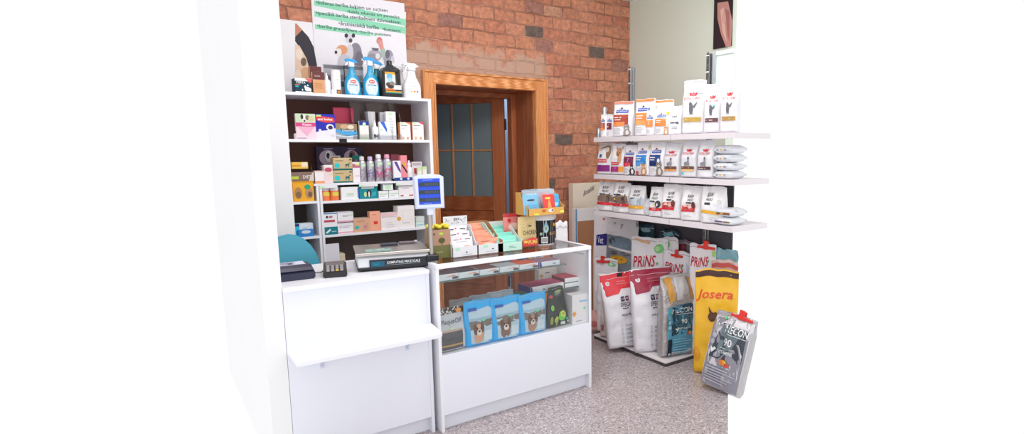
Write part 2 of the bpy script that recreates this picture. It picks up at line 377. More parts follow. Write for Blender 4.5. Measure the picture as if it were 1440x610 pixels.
def floor_mat():
    m = bpy.data.materials.new('speckled_vinyl'); m.use_nodes = True; nt = m.node_tree; N = nt.nodes; L = nt.links; b = N['Principled BSDF']
    tc = N.new('ShaderNodeTexCoord')
    v = N.new('ShaderNodeTexVoronoi'); v.inputs['Scale'].default_value = 130; L.new(tc.outputs['Object'], v.inputs['Vector'])
    sp = N.new('ShaderNodeSeparateColor'); L.new(v.outputs['Color'], sp.inputs[0])
    r = N.new('ShaderNodeValToRGB'); e = r.color_ramp; e.interpolation = 'CONSTANT'
    cs = [(0, '7C7478'), (.07, '9C9094'), (.22, 'B0A5A8'), (.5, 'C0B5B7'), (.75, 'B7AAAB'), (.9, 'DAD4D6')]
    e.elements[0].color = hexc(cs[0][1]); e.elements[1].position = cs[1][0]; e.elements[1].color = hexc(cs[1][1])
    for p, c in cs[2:]: q = e.elements.new(p); q.color = hexc(c)
    L.new(sp.outputs[0], r.inputs[0]); L.new(r.outputs[0], b.inputs['Base Color'])
    b.inputs['Roughness'].default_value = .32; b.inputs['Specular IOR Level'].default_value = .4
    return m
BRICK = brick_mat()
w = MB(); OX0, OX1, OZ = 1.834, 2.751, 2.03
w.box(.48, OX0, WY, 4.62, 0, HC, BRICK); w.box(OX1, WX+.1, WY, 4.62, 0, HC, BRICK); w.box(OX0, OX1, WY, 4.62, OZ, HC, BRICK)
struct(w.build('wall_back'))
w = MB(); w.box(WX, WX+.1, 3.13, WY, 0, HC, paint_mat('pale_green_paint', 'DDE5D8')); struct(w.build('wall_right'))
w = MB(); WP = paint_mat('white_partition_paint', 'F6F6F8'); w.box(.39, .472, 2.885, 4.62, 0, HC, WP); w.box(.472, .745, 3.94, WY, 0, HC, WP); struct(w.build('wall_left'))
w = MB(); fl = [(.48, 1.75), (2.22, 1.75), (3.92, 3.13), (3.92, 4.62), (3.56, 4.62), (3.56, 6.66), (1.3, 6.66), (1.3, 4.62), (.48, 4.62)]
fb = bmesh.new(); a = [fb.verts.new((x, y, 0)) for x, y in fl]; c = [fb.verts.new((x, y, -.05)) for x, y in fl]
fb.faces.new(a); fb.faces.new(c[::-1])
for i in range(9): fb.faces.new((a[i], c[i], c[(i+1) % 9], a[(i+1) % 9]))
w.bm(fb, floor_mat()); struct(w.build('floor'))
w = MB(); w.box(.42, WX+.1, 2.6, 4.62, HC, HC+.06, paint_mat('ceiling_paint', 'EDEDE8')); struct(w.build('ceiling'))
# room behind the door
BR = paint_mat('dim_blue_grey_paint', '9AA8B8')
w = MB(); w.box(1.3, 1.36, 4.62, 6.6, 0, 2.9, BR); w.box(3.5, 3.56, 4.62, 6.6, 0, 2.9, BR); w.box(1.3, 3.56, 6.6, 6.66, 0, 2.9, BR); w.box(1.3, 3.56, 4.62, 6.66, 2.9, 2.95, BR)
struct(w.build('wall_back_room'))
# door casing and reveal
def bevframe():
    mb = MB(); cx0, cx1, cz = 1.747, 2.858, 2.118; y0, y1 = WY-.028, WY
    for (a0, a1, top) in ((cx0, OX0+.004, 0), (OX1-.004, cx1, 0)):
        mb.box(a0, a1, y0, y1, 0, cz, PINE, .006)
    mb.box(cx0+.085, cx1-.085, y0+.0005, y1, OZ-.006, cz, PINEH, .006)
    mb.box(cx0-.0, cx0+.016, y0-.012, y0+.004, 0, cz, PINE, .004); mb.box(cx1-.016, cx1, y0-.012, y0+.004, 0, cz, PINE, .004); mb.box(cx0+.016, cx1-.016, y0-.012, y0+.004, cz-.016, cz, PINEH, .004)
    mb.box(OX0-.004, OX0+.012, y0-.006, WY+.03, 0, OZ, PINE, .004); mb.box(OX1-.012, OX1+.004, y0-.006, WY+.03, 0, OZ, PINE, .004); mb.box(OX0+.012, OX1-.012, y0-.006, WY+.03, OZ-.012, OZ+.004, PINEH, .004)
    return mb
struct(bevframe().build('trim_1'))
mb = MB(); mb.box(OX0-.001, OX0+.012, WY+.03, 4.62, 0, OZ, DOORW); mb.box(OX1-.012, OX1+.001, WY+.03, 4.62, 0, OZ, DOORW); mb.box(OX0+.012, OX1-.012, WY+.03, 4.62, OZ-.012, OZ, DOORH)
mb.box(OX0+.012, OX0+.05, 4.6, 4.68, 0, OZ-.012, DOORW, .004); mb.box(OX1-.06, OX1-.012, 4.6, 4.68, 0, OZ-.012, DOORW, .004); mb.box(OX0+.05, OX1-.06, 4.6, 4.68, OZ-.055, OZ-.012, DOORH, .004)
struct(mb.build('trim_2'))
# door leaf, swung into the back room about its right-hand hinges
door = bpy.data.objects.new('door_1', None); COL.objects.link(door); struct(door)
door.location = (2.672, 4.70, 0.005); door.rotation_euler = (0, 0, R(180-48))
DW, DH = .80, 2.045
mb = MB()
mb.box(0, .115, -.02, .02, 0, DH, DOORW, .004); mb.box(DW-.11, DW, -.02, .02, 0, DH, DOORW, .004)
mb.box(.115, DW-.11, -.0195, .0195, DH-.105, DH, DOORH, .004); mb.box(.115, DW-.11, -.0195, .0195, .97, 1.10, DOORH, .004); mb.box(.115, DW-.11, -.0195, .0195, 0, .22, DOORH, .004)
mb.build('door_frame', door)
mb = MB(); mb.box(.115, DW-.11, -.008, .008, .22, .97, DOORH); mb.box(.16, DW-.155, -.016, .016, .27, .92, DOORH, .006); mb.build('door_panel', door)
px0, px1, pz0, pz1 = .115, DW-.11, 1.10, DH-.105
mb = MB(); pw = (px1-px0)/3
for k in (1, 2): mb.box(px0+pw*k-.009, px0+pw*k+.009, -.014, .014, pz0, pz1, MUNT, .003)
mb.box(px0, px1, -.0135, .0135, (pz0+pz1)/2-.008, (pz0+pz1)/2+.008, MUNT, .003); mb.build('muntin', door)
fg = bpy.data.materials.new('frosted_grey_glass'); fg.use_nodes = True; b_ = fg.node_tree.nodes['Principled BSDF']; b_.inputs['Base Color'].default_value = hexc('6E7C80'); b_.inputs['Roughness'].default_value = .35
_n = fg.node_tree.nodes.new('ShaderNodeTexNoise'); _n.inputs['Scale'].default_value = 90; _b = fg.node_tree.nodes.new('ShaderNodeBump'); _b.inputs['Strength'].default_value = .2; fg.node_tree.links.new(_n.outputs[0], _b.inputs['Height']); fg.node_tree.links.new(_b.outputs[0], b_.inputs['Normal'])
mb = MB(); mb.box(px0, px1, -.003, .003, pz0, pz1, fg); mb.build('door_glazing', door)
for hz in (.3, 1.75):
    mb = MB(); mb.lathe([(.009, -.05), (.011, -.045), (.011, .045), (.009, .05)], ('3A3030', 'm'), (-.006, -.012, hz), 12); mb.build('hinge', door)

# ================================================================== sales counter
WH = ('EFF1FB', 's'); WH2 = ('F4F4FA', 's')
ct = thing('sales_counter', 'long white sales counter carrying the black scale and card terminal', 'counter', (0, 0, 0))
mb = MB(); mb.box(.474, 1.150, 2.885, 2.903, .09, .878, WH, .0015); mb.build('front_panel', ct)
mb = MB(); mb.box(.473, 1.168, 2.872, 3.42, .878, .90, WH2, .003, seg=2); mb.build('countertop', ct)
mb = MB(); mb.box(1.150, 1.168, 2.883, 3.40, 0, .878, WH, .0015); mb.build('side_panel', ct)
mb = MB(); mb.box(.474, .508, 2.903, 3.40, 0, .878, WH, .0015); mb.build('side_panel', ct)
mb = MB(); mb.box(.508, 1.150, 2.93, 2.945, 0, .09, WH, .001); mb.build('toe_kick', ct)
mb = MB(); mb.prism([(.473, 2.885), (.473, 2.668), (1.11, 2.668), (1.135, 2.675), (1.146, 2.69), (1.170, 2.885)], 0, .018, WH2)
lg = mb; lg.v = [(x, z, .592+y) for x, y, z in lg.v]; lg.f = [f[::-1] for f in lg.f]; lg.build('bag_ledge', ct)
for bx in (.62, 1.035):
    mb = MB(); mb.box(bx-.009, bx+.009, 2.881, 2.885, .49, .592, ('D9DEEE', 's'), .0005); mb.box(bx-.009, bx+.009, 2.76, 2.885, .588, .592, ('D9DEEE', 's'), .0005)
    mb.prism([(2.881, .50), (2.881, .588), (2.78, .588)], bx-.001, bx+.001, ('D9DEEE', 's'))
    n = 6; k = len(mb.v)-n
    mb.v[k:] = [(y, x, z) for x, y, z in mb.v[k:]]
    mb.lathe([(.003, 0), (.003, .002)], ('555555', 'm'), (0, 0, 0), 8, Matrix.Translation((bx, 2.881, .505)) @ Matrix.Rotation(R(90), 4, 'X'))
    mb.build('shelf_bracket', ct)

# ================================================================== glazed display counter
dc = thing('display_case', 'white glass-fronted display counter full of pet products', 'display case')
X0, X1, YF, YB = 1.190, 2.215, 2.846, 3.25
mb = MB(); mb.box(X0, X0+.018, YF, YB, 0, .90, WH2, .001); mb.build('side_panel', dc)
mb = MB(); mb.box(X1-.018, X1, YF, YB, 0, .90, WH2, .001); mb.build('side_panel', dc)
mb = MB(); mb.box(X0+.018, X1-.018, YF+.002, YF+.018, .095, .43, WH, .001); mb.build('front_panel', dc)
mb = MB(); mb.box(X0+.018, X1-.018, YF+.045, YF+.06, 0, .095, WH, .001); mb.build('toe_kick', dc)
mb = MB(); mb.box(X0+.018, X1-.018, YF+.018, YB-.005, .414, .43, WH2, .001); mb.build('bottom_shelf', dc)
mb = MB(); mb.box(X0, X1, YF-.004, YF+.022, .90, .925, WH2, .003, seg=2); mb.box(X0, X1, YB-.022, YB, .90, .925, WH2, .003); mb.box(X0, X0+.024, YF+.022, YB-.022, .90, .925, WH2, .002); mb.box(X1-.024, X1, YF+.022, YB-.022, .90, .925, WH2, .002); mb.build('top_frame', dc)
mb = MB(); mb.box(X0+.018, X1-.018, YF+.005, YF+.009, .43, .90, GLASS); mb.build('front_glass', dc)
mb = MB(); mb.box(X0+.0245, X1-.0245, YF+.0225, YB-.0225, .917, .923, GLASS); mb.build('top_glass', dc)
GEDGE = ('5F7F7C', 'g')
def gshelf(x0, x1, y0, y1, z):
    mb = MB(); mb.box(x0, x1, y0, y1, z-.006, z, GLASS); mb.box(x0+.001, x1-.001, y0-.0012, y0, z-.006, z, GEDGE); return mb.build('glass_shelf', dc)
gshelf(X0+.019, X1-.16, 2.885, 3.13, .822)
gshelf(1.80, X1-.019, 2.95, 3.235, .65)
mb = MB(); mb.box(X1-.019, X1-.0175, 2.9, 3.1, .86, .87, 'D8D8DC'); mb.build('shelf_rail', dc)

# ================================================================== wall shelving behind the counter
SY, SB = 3.95, 4.272
su = thing('wall_shelving', 'tall white shelving unit beside the door, packed with pet remedies', 'shelf unit')
SX1 = 1.668; SL = .745
HB = paint_mat('brown_hardboard', '6B453C', .6); HB2 = paint_mat('dark_hardboard', '5F534E', .6)
mb = MB(); mb.box(SX1-.022, SX1, SY, SB, 0, 1.875, WH2, .001); mb.build('side_panel', su)
ZT, Z2, Z3, Z4, Z5 = 1.875, 1.592, 1.315, 1.203, .985
mb = MB(); mb.box(SL, SX1-.022, SY, SB, ZT-.018, ZT, WH2, .001); mb.build('top_board', su)
mb = MB(); mb.box(SL, SX1-.022, SY, SB, Z2-.018, Z2, WH2, .001); mb.build('shelf_board', su)
mb = MB(); mb.box(.872, SX1-.022, SY, SB, Z3-.014, Z3, WH2, .001); mb.build('shelf_board', su)
mb = MB(); mb.box(.918, SX1-.022, SY, SB, Z4-.016, Z4, WH2, .001); mb.build('shelf_board', su)
mb = MB(); mb.box(.918, SX1-.022, SY, SB, Z5-.016, Z5, WH2, .001); mb.build('shelf_board', su)
mb = MB(); mb.box(.918, SX1-.022, SY, SB, .60, .616, WH2, .001); mb.build('shelf_board', su)
mb = MB(); mb.box(SL, .885, SY, SB, Z4+.004-.016, Z4+.004, WH2, .001); mb.build('shelf_board', su)
mb = MB(); mb.box(SL, .885, SY, SB, Z5-.016, Z5, WH2, .001); mb.build('shelf_board', su)
mb = MB(); mb.box(.885, .900, SY, SB, 0, 1.3, WH2, .001); mb.build('divider', su)
mb = MB(); mb.box(.903, .918, SY, SB, 0, 1.3, WH2, .001); mb.build('divider', su)
mb = MB(); mb.box(SL, SX1-.022, SB, SB+.006, 1.3, 1.875, HB); mb.build('back_panel', su)
mb = MB(); mb.box(SL, SX1-.022, SB, SB+.006, 0, 1.3, HB2); mb.build('back_panel', su)
# black clip on the second board and price strips
mb = MB(); q = ony(477, 195, SY); q2 = ony(487.5, 195, SY); mb.box(q.x, q2.x, SY-.004, SY+.02, Z2-.02, Z2+.004, '1E1C20', .001); mb.build('edge_clip', su)
for (a, bb) in ((449, 474), (505, 531), (557, 582)):
    q = ony(a, 262, SY); q2 = ony(bb, 262, SY); mb = MB(); mb.box(q.x, q2.x, SY-.003, SY-.001, Z3-.03, Z3-.002, 'ECECF2'); mb.box(q.x+.003, q.x+.03, SY-.0036, SY-.003, Z3-.028, Z3-.018, 'C8F0B8'); mb.build('price_tag', su)


# ================================================================== gondola on the right
GX, GB = 2.843, 3.225
gd = thing('gondola_shelving', 'grey metal gondola shelving against the pale wall, loaded with feed bags', 'shelf unit')
GM = ('E9E2E6', 's'); GP = ('8C8C90', 'm')
ZG = [1.612, 1.330, 1.045]; BY = [(2.795, 3.615), (2.26, 2.787)]
for z in ZG:
    for (a, bb) in BY:
        mb = MB(); mb.box(GX, GX+.003, a, bb, z-.034, z+.001, GM, .001); mb.box(GX+.003, GB-.03, a, bb, z-.004, z, GM); mb.box(GX+.003, GB-.03, a, a+.003, z-.034, z-.004, GM); mb.box(GX+.003, GB-.03, bb-.003, bb, z-.034, z-.004, GM)
        mb.build('metal_shelf', gd)
mb = MB(); mb.box(GX, GB, 2.804, 3.62, .0, .024, ('4A4648', 's')); mb.box(GX-.004, GB, 2.80, 3.62, .024, .036, ('F0EAEC', 's'), .002); mb.build('base_deck', gd)
GBK = paint_mat('charcoal_perforated_back', '4A4950', .5)
for (a, bb) in ((2.80, 3.60), (2.57, 2.78)):
    mb = MB(); mb.box(GB+.01, GB+.02, a, bb, .05, 1.5, GBK); mb.build('back_panel', gd)
for y in (3.60, 2.79):
    mb = MB()
    for dx in (0, .028):
        mb.box(GB-.028+dx, GB-.003+dx, y-.015, y+.015, 0, 2.17, GP, .003)
    for k in range(40):
        z = .2+k*.05
        mb.box(GB-.0285, GB-.0275, y-.008, y-.004, z, z+.03, '4A4A4E'); mb.box(GB-.0285, GB-.0275, y+.004, y+.008, z, z+.03, '4A4A4E')
    mb.build('upright_post', gd)
    for z in (2.15, 2.04): mb = MB(); mb.box(GB-.034, GB+.02, y-.012, y+.012, z, z+.008, 'F2EDE0', .001); mb.build('post_clip', gd)
mb = MB(); a_ = 2.585; mb.box(GB-.01, GB+.012, 2.735, 2.765, 1.62, 2.175, ('A9B0B2', 's'), .002); mb.box(GB-.01, GB+.012, a_, 2.735, 2.15, 2.175, ('E8ECEC', 's'), .002); mb.box(GB, GB+.006, a_, 2.735, 1.62, 2.15, ('DDEBE4', 's'))
tag(mb.build('framed_panel'), 'pale framed panel standing above the top shelf beside the second post', 'panel')
# ================================================================== posters on the brick above the shelving
def PW(u, v, o, Y=WY-.010): p = ony(u, v, Y-o); return (p.x, Y-o, p.z)
a = ony(441.5, 60, WY-.01).x; b2 = ony(571, 60, WY-.01).x
mb = MB(); mb.box(a, b2, WY-.010, WY-.002, ZT+.004, 2.545+.03, 'F1EFF6', .001)
G = '93DDBB'
it = [('p', [(441.8, -6), (571, 17), (571, 24.5), (568, 33), (441.8, 7)], 'F1EFF6'),
      ('p', [(441.8, 0), (500, 11), (571.0, 27.5), (571.0, 36.8), (500, 20), (441.8, 7.5)], G), ('p', [(442, 15.5), (571, 38.5), (571, 48), (442, 23)], G),
      ('p', [(443, 34), (520, 45.5), (520, 51), (443, 40.5)], G), ('p', [(520, 45.5), (548, 49.7), (520, 51)], 'BFE9D5'),
      T('•ikdienas barība kaķiem un suņiem', 444, 7, 545, 0, '4A5A5C', 0, 12), T('•kakla siksnas un pavadas', 488, 19, 562, 13.5, '4A5A5C', 0, 8.5),
      T('•speciālā barība sterilizētiem dzīvniekiem', 444, 21.5, 563, 15, '3F5458', 0, 14), T('•ārstnieciskā barība', 476, 35, 533, 29.5, '4A5A5C', 0, 6.5), T('•konservi', 538, 43, 563, 38, '3F5458', 0, 3),
      T('•barība grauzējiem', 446, 39.5, 502, 33.5, '2F5A54', 0, 7.5), T('•barība putniem', 505, 47.5, 550, 42, '6A6E74', 0, 5.2)]
# a group of pets: spotted dog, tan puppy, grey dog, rabbit, parrot
it += [('e', 491, 54, 5.5, 7, 'D8D4DC'), ('e', 487, 50, 2.5, 3, '3E3A44'), ('e', 497, 50, 2.5, 3, '45404A'), ('e', 493, 57, 2.5, 3, '57525C'), ('e', 500, 76, 9, 16, '8F8B98'), ('e', 492, 74, 5, 12, 'D9D5DD'), ('e', 505, 84, 6, 12, '77737F'),
       ('e', 481, 70, 8, 7, 'E3A27E'), ('e', 476, 73, 4.5, 5, 'F3E8E4'), ('e', 472.5, 73.5, 1.8, 2.4, '3A3236'), ('e', 484, 88, 9, 12, 'CFC9D2'),
       ('e', 527, 78, 10, 9, 'B7B2BE'), ('e', 523, 84, 8, 9, '9D98A6'), ('p', [(522, 67), (533, 68), (531, 72), (525, 71)], '6B6672'), ('e', 531, 79, 3, 4, 'E9E6EE'),
       ('e', 533.5, 57, 4, 5, 'DD7F7C'), ('p', [(530, 55), (538, 58), (541, 74), (536, 73)], 'E39A94'), ('p', [(535, 70), (541, 68), (544, 88), (539, 84)], 'A9C4B4'),
       ('e', 547, 84, 7, 14, 'A49FB0'), ('e', 545, 76, 3, 6, '6F6A7C'), ('e', 552, 88, 3, 10, 'D3CEDA'), ('e', 549, 94, 2, 4, '4C4758')]
art(mb, PW, it, 'p', .0004, 2)
tag(mb.build('advertising_poster'), 'white poster with green-striped lettering and a group of pets', 'poster', 'posters on the brick wall')
mb = MB(); a = .75; b2 = ony(441, 60, WY-.01).x
mb.box(a, b2, WY-.014, WY-.003, ZT+.004, 2.362, 'F3F1F6', .001)
it = [('p', [(415, 45), (424, 41), (434, 52), (441, 66), (445.5, 90), (447.5, 119), (436, 119), (433, 98), (428, 82), (421, 66), (415, 58)], '3A3640'), ('p', [(415, 33), (417, 33), (425, 42), (415, 52)], 'C98A6E'),
      ('p', [(415, 62), (421, 64), (431, 82), (436, 100), (438, 119), (415, 119)], 'EBCDB4'), ('e', 427, 87, 4, 6, '7B6458'), ('e', 421, 76, 5, 8, 'F3E2D2'), ('e', 429, 104, 7, 10, 'E0B08A'), ('e', 419, 108, 5, 10, 'F1E0D0')]
art(mb, lambda u, v, o: PW(u, v, o, WY-.014), it, 'p', .0004, 2)
tag(mb.build('advertising_poster'), 'white poster with a close-up of a black and cream dog', 'poster', 'posters on the brick wall')

# ================================================================== left shelving: top board
def cL(name, label, cat, b, z, y=SY+.012, **k): return carton(name, label, cat, b, 'y', y, z, **k)
MG = 'medicine packs on the wall shelving'
zt = ZT+.0005
cL('treatment_box', 'dark teal box with a white cat picture and red corner', 'box', (415.5, 110, 439.5, 130), zt, d=.09, body='123E50', top='EAEAF0', items=[('r', 0, .8, 1, 1, 'F2F0F4'), ('p', [(.6, 1), (1, .98), (1, .72), (.85, .72)], 'E0605E'), T('CERTA', .08, .62, .62, .78, 'FFFFFF'), ('r', .02, .36, .2, .46, '2FB8C8'), ('r', 0, .5, .3, .56, 'D07A4A'), ('e', .72, .25, .16, .16, 'F4F4F8'), ('e', .6, .4, .07, .1, 'F4F4F8'), ('e', .88, .2, .06, .13, 'F4F4F8'), ('e', .75, .52, .04, .06, 'F4F4F8'), ('e', .42, .18, .04, .07, 'F4F4F8'), ('r', 0, 0, 1, .06, 'F2F0F4')])
cL('supplement_box', 'taller brown box with maroon top standing second from the left on the top board', 'box', (438, 93.5, 454, 131), zt, y=SY+.055, d=.05, body='C98C64', items=[('r', 0, .5, 1, 1, '6A3A3C'), ('l', .25, .7, .8, .82, 2, 'C9A6A0')])
cL('supplement_box', 'shorter tan box with maroon upper part in front of a taller maroon-topped one', 'box', (441, 101, 457.5, 131.5), zt, d=.04, body='DDA578', items=[('r', 0, .64, 1, 1, '6A3A3C'), ('l', .15, .76, .8, .86, 2, 'C9A6A0'), ('l', .15, .2, .8, .5, 3, 'C98C5C')])

def bottle_spot(b, y, z): p, w, h = spot(b, 'y', y, 0, z); return p, w, h
def pump_bottle(name, label, b, z, y, body, cap, items=(), group=None, cat='bottle', neck=.35):
    p, w, h = bottle_spot(b, y, z); r = w/2; p.y += r
    t = thing(name, label, cat, p, 0, group)
    mb = MB(); mb.lathe([(r*.9, 0), (r, .004), (r, h*.58), (r*.9, h*.64), (r*.45, h*.7), (r*.42, h*.74)], body)
    P = lambda u, v, o: (math.sin((u-.5)*2.6)*(r+o), -math.cos((u-.5)*2.6)*(r+o), v*h*.58)
    art(mb, P, items, 'p', .0004, 5); mb.build('bottle_body', t)
    mb = MB(); mb.lathe([(r*neck+.001, h*.72), (r*neck+.001, h*.86), (r*neck*.6, h*.88), (r*neck*.5, h*1.0)], cap); mb.build('cap', t); return t
pump_bottle('pump_bottle', 'small white bottle with a narrow nozzle left of the white cylinder', (456.5, 102, 467, 132), zt, SY+.015, ('F0F2F8', 's'), ('FAFAFC', 's'), [('l', .3, .5, .7, .8, 3, 'B9C4D8'), ('r', .25, .1, .75, .3, 'DDE6F2')])
pump_bottle('dropper_bottle', 'tiny white dropper bottle at the foot of the white cylinder', (466.5, 123, 470.5, 133), zt, SY+.01, ('F4F4F4', 's'), ('D8D8DC', 's'))
for (b, lab) in (((457.5, 91, 487, 131), 'grey blister display card behind the small white bottles'), ((485, 92, 513, 132), 'grey blister display card behind the first blue spray bottle')):
    p, w, h = spot(b, 'y', SY+.11, 0, zt); mb = MB(); mb.box(-w/2, w/2, 0, .012, 0, h, ('B9BAC4', 's'), .002)
    art(mb, lambda u, v, o: (-w/2+u*w, -o, v*h), [('r', .02, .86, .98, .98, '6F7078'), ('r', .06, .1, .94, .84, 'A3A4AE'), ('p', [(.06, .62), (.94, .7), (.94, .52), (.06, .44)], '7C7D87'), ('r', .62, .3, .92, .48, '54555E'), ('r', .1, .22, .4, .4, 'D3D4DC'), ('r', .05, .35, .5, .38, '45464E')], 's', .0006, 1)
    tag(mb.build('display_card', None, p), lab, 'display card', 'grey display cards on the top board')
p, w, h = bottle_spot((468.5, 98, 482, 133), SY+.012, zt); r = w/2; p.y += r
t = thing('spray_can', 'tall plain white cylinder can beside the blue spray bottles', 'can', p)
mb = MB(); mb.lathe([(r*.95, 0), (r, .003), (r, h*.93)], ('F6F3F4', 's'))
art(mb, lambda u, v, o: (math.sin((u-.5)*2.6)*(r+o), -math.cos((u-.5)*2.6)*(r+o), v*h*.93), [('r', .42, .02, .85, .2, '7A5A42'), ('e', .6, .1, .12, .05, 'D98A3A'), ('l', .4, .62, .7, .75, 2, 'B8C878'), ('e', .55, .66, .06, .02, 'C8C4C8')], 'p', .0004, 6); mb.build('can_body', t)
mb = MB(); mb.lathe([(r*.98, h*.93), (r*.98, h*.985), (r*.9, h)], ('EEEAEC', 's')); mb.build('cap', t)

def trigger_spray(name, label, b, z, y, body, headc, trigc, items, group=None, rot=0, flat=.55, shrink=.34):
    p, w, h = bottle_spot(b, y, z); r = w/2; p.y += r*flat
    t = thing(name, label, 'spray bottle', p, R(rot), group); H = h*.78
    prof = [(.93, 0), (1, .03), (1, .36), (.93, .5), (.72, .64), (shrink+.06, .78), (shrink, .9), (shrink*.92, 1)]
    def rv(v):
        for (a0, z0), (a1, z1) in zip(prof, prof[1:]):
            if v <= z1: return a0+(a1-a0)*(v-z0)/(z1-z0)
        return prof[-1][0]
    mb = MB(); mb.lathe([(r*a_, H*z_) for a_, z_ in prof], body, sy=flat, seg=28)
    art(mb, lambda u, v, o: (math.sin((u-.5)*2.4)*(r*rv(v)+o), -math.cos((u-.5)*2.4)*(r*rv(v)*flat+o), v*H), items, 'p', .0008, 8); mb.build('bottle_body', t)
    mb = MB(); k = r*shrink
    mb.lathe([(k*1.0, H), (k*1.1, H+.006), (k*1.1, H+h*.05), (k*.8, H+h*.07)], headc); mb.build('collar', t)
    z0 = H+h*.06; z1 = h
    mb = MB(); mb.prism([(-r*.95, z1-h*.05), (-r*.6, z1), (r*.35, z1-h*.02), (r*.75, z1-h*.09), (r*.55, z1-h*.12), (-r*.2, z1-h*.085), (-r*.8, z1-h*.085)], -k*.7, k*.7, trigc, bev=.001)
    mb.prism([(-k*.8, z0), (k*.8, z0), (k*1.2, z1-h*.08), (-k*1.2, z1-h*.05)], -k*.6, k*.6, headc, bev=.001)
    mb.prism([(-r*.95, z1-h*.1), (-r*.98, z1-h*.045), (-r*.8, z1-h*.045), (-r*.75, z1-h*.1)], -k*.4, k*.4, headc); mb.build('spray_head', t)
    mb = MB(); mb.prism([(-r*.55, z1-h*.08), (-r*.35, z1-h*.08), (-r*.5, z1-h*.15), (-r*.75, z1-h*.2), (-r*.8, z1-h*.19)], -k*.35, k*.35, headc); mb.build('trigger', t)
    return t
BL = ('1E9CCB', 'g')
lab = lambda: [('e', .5, .3, .37, .31, 'BFD9EE'), ('e', .5, .31, .33, .27, 'D9E8F6'), ('e', .5, .47, .17, .065, 'D8584E'), T('SIMPLE', .38, .45, .62, .49, 'FFFFFF'), T('EXTREME', .28, .33, .72, .38, '3E5F8C'), ('l', .25, .1, .75, .27, 4, '5D7FA8'), ('r', .6, .72, .68, .76, 'A8E8A0')]
SG = 'blue trigger spray bottles on the top board'
trigger_spray('trigger_spray_bottle', 'blue trigger spray bottle with round label, leftmost of the blue sprays', (487, 82, 509.5, 133.5), zt, SY+.012, BL, ('F2F4F8', 's'), ('2E9FE0', 's'), lab(), SG)
trigger_spray('trigger_spray_bottle', 'front blue trigger spray bottle next to the black handled bottle', (513, 80, 535.5, 134.5), zt, SY+.012, BL, ('F2F4F8', 's'), ('2E9FE0', 's'), lab(), SG)
trigger_spray('trigger_spray_bottle', 'dark teal trigger spray bottle half hidden behind its blue neighbour', (522, 85, 545, 135), zt, SY+.10, ('137B8C', 'g'), ('F2F4F8', 's'), ('2E9FE0', 's'), [('e', .5, .4, .3, .2, '4D6F7A'), ('e', .6, .45, .14, .07, 'D0584E')], SG)
# black bottle with a grip hole
p, w, h = bottle_spot((539, 85, 566, 137.5), SY+.012, zt); t = thing('black_jug_bottle', 'black plastic bottle with moulded handle and printed label', 'bottle', p)
mb = MB(); W = w/2
body = [(-W*.86, 0), (W*.95, 0), (W, h*.03), (W, h*.28), (W*.72, h*.31), (W*.5, h*.36), (W*.42, h*.62), (W*.5, h*.7), (W*.66, h*.72), (W*.72, h*.66), (W*.72, h*.31), (W, h*.28), (W*.98, h*.72), (W*.7, h*.8), (W*.22, h*.86), (W*.18, h*.9), (-W*.28, h*.9), (-W*.3, h*.84), (-W*.8, h*.79), (-W*.98, h*.7), (-W, h*.04)]
mb.prism([(-W*.92, 0), (W*.92, 0), (W, h*.03), (W, h*.3), (W*.5, h*.34), (W*.36, h*.4), (W*.36, h*.64), (W*.5, h*.7), (W*.8, h*.72), (W*.95, h*.74), (W*.7, h*.8), (W*.22, h*.84), (W*.2, h*.88), (-W*.26, h*.88), (-W*.3, h*.83), (-W*.8, h*.79), (-W*.98, h*.7), (-W, h*.04)], 0, w*.55, ('17161A', 'g'), bev=.004)
mb.prism([(W*.74, h*.28), (W*1.0, h*.28), (W*.98, h*.68), (W*.9, h*.76), (W*.62, h*.74)], w*.1, w*.42, ('17161A', 'g'), bev=.003)
art(mb, lambda u, v, o: (-W+u*w, -o, v*h), [('r', .14, .18, .66, .68, 'E9E2DC'), ('r', .14, .61, .66, .68, 'E0A838'), ('e', .38, .55, .15, .09, '6FB6E0'), ('e', .4, .46, .12, .07, 'A8D0EA'), ('e', .3, .34, .12, .06, '5A4A44'), ('e', .5, .36, .13, .07, '8D8580'), ('e', .42, .28, .16, .05, '40363A'), ('r', .14, .18, .66, .23, 'E0824A'), ('r', .14, .1, .98, .14, '2A8C8A'), ('r', .14, .13, .98, .165, 'D9A43A'), ('r', .6, .21, .97, .33, 'EDEBF0')], 'p', .0008, 2)
mb.build('bottle_body', t)
mb = MB(); mb.lathe([(W*.27, h*.88), (W*.27, h*.985), (W*.24, h)], ('17161A', 'g'), (-W*.03, w*.27, 0)); mb.build('cap', t)
wl = [('e', .4, .24, .05, .028, 'C8DC6A'), ('e', .54, .24, .05, .028, 'EE8C5C'), ('e', .68, .24, .05, .028, 'C8384E'), ('l', .36, .4, .72, .46, 1, 'B9B9C4')]
trigger_spray('white_spray_bottle', 'white trigger spray bottle with three coloured dots by the door frame', (570, 88, 595, 139), zt, SY+.012, ('F6F4F8', 's'), ('F6F6FA', 's'), ('F4F4F8', 's'), wl, 'white trigger spray bottles on the top board', shrink=.45)
trigger_spray('white_spray_bottle', 'plain white trigger spray bottle behind the one with coloured dots', (553, 89, 577, 138), zt, SY+.10, ('EDEBF0', 's'), ('F2F2F6', 's'), ('E6E6EE', 's'), [('e', .5, .5, .2, .1, 'E2E0E6')], 'white trigger spray bottles on the top board', shrink=.45)

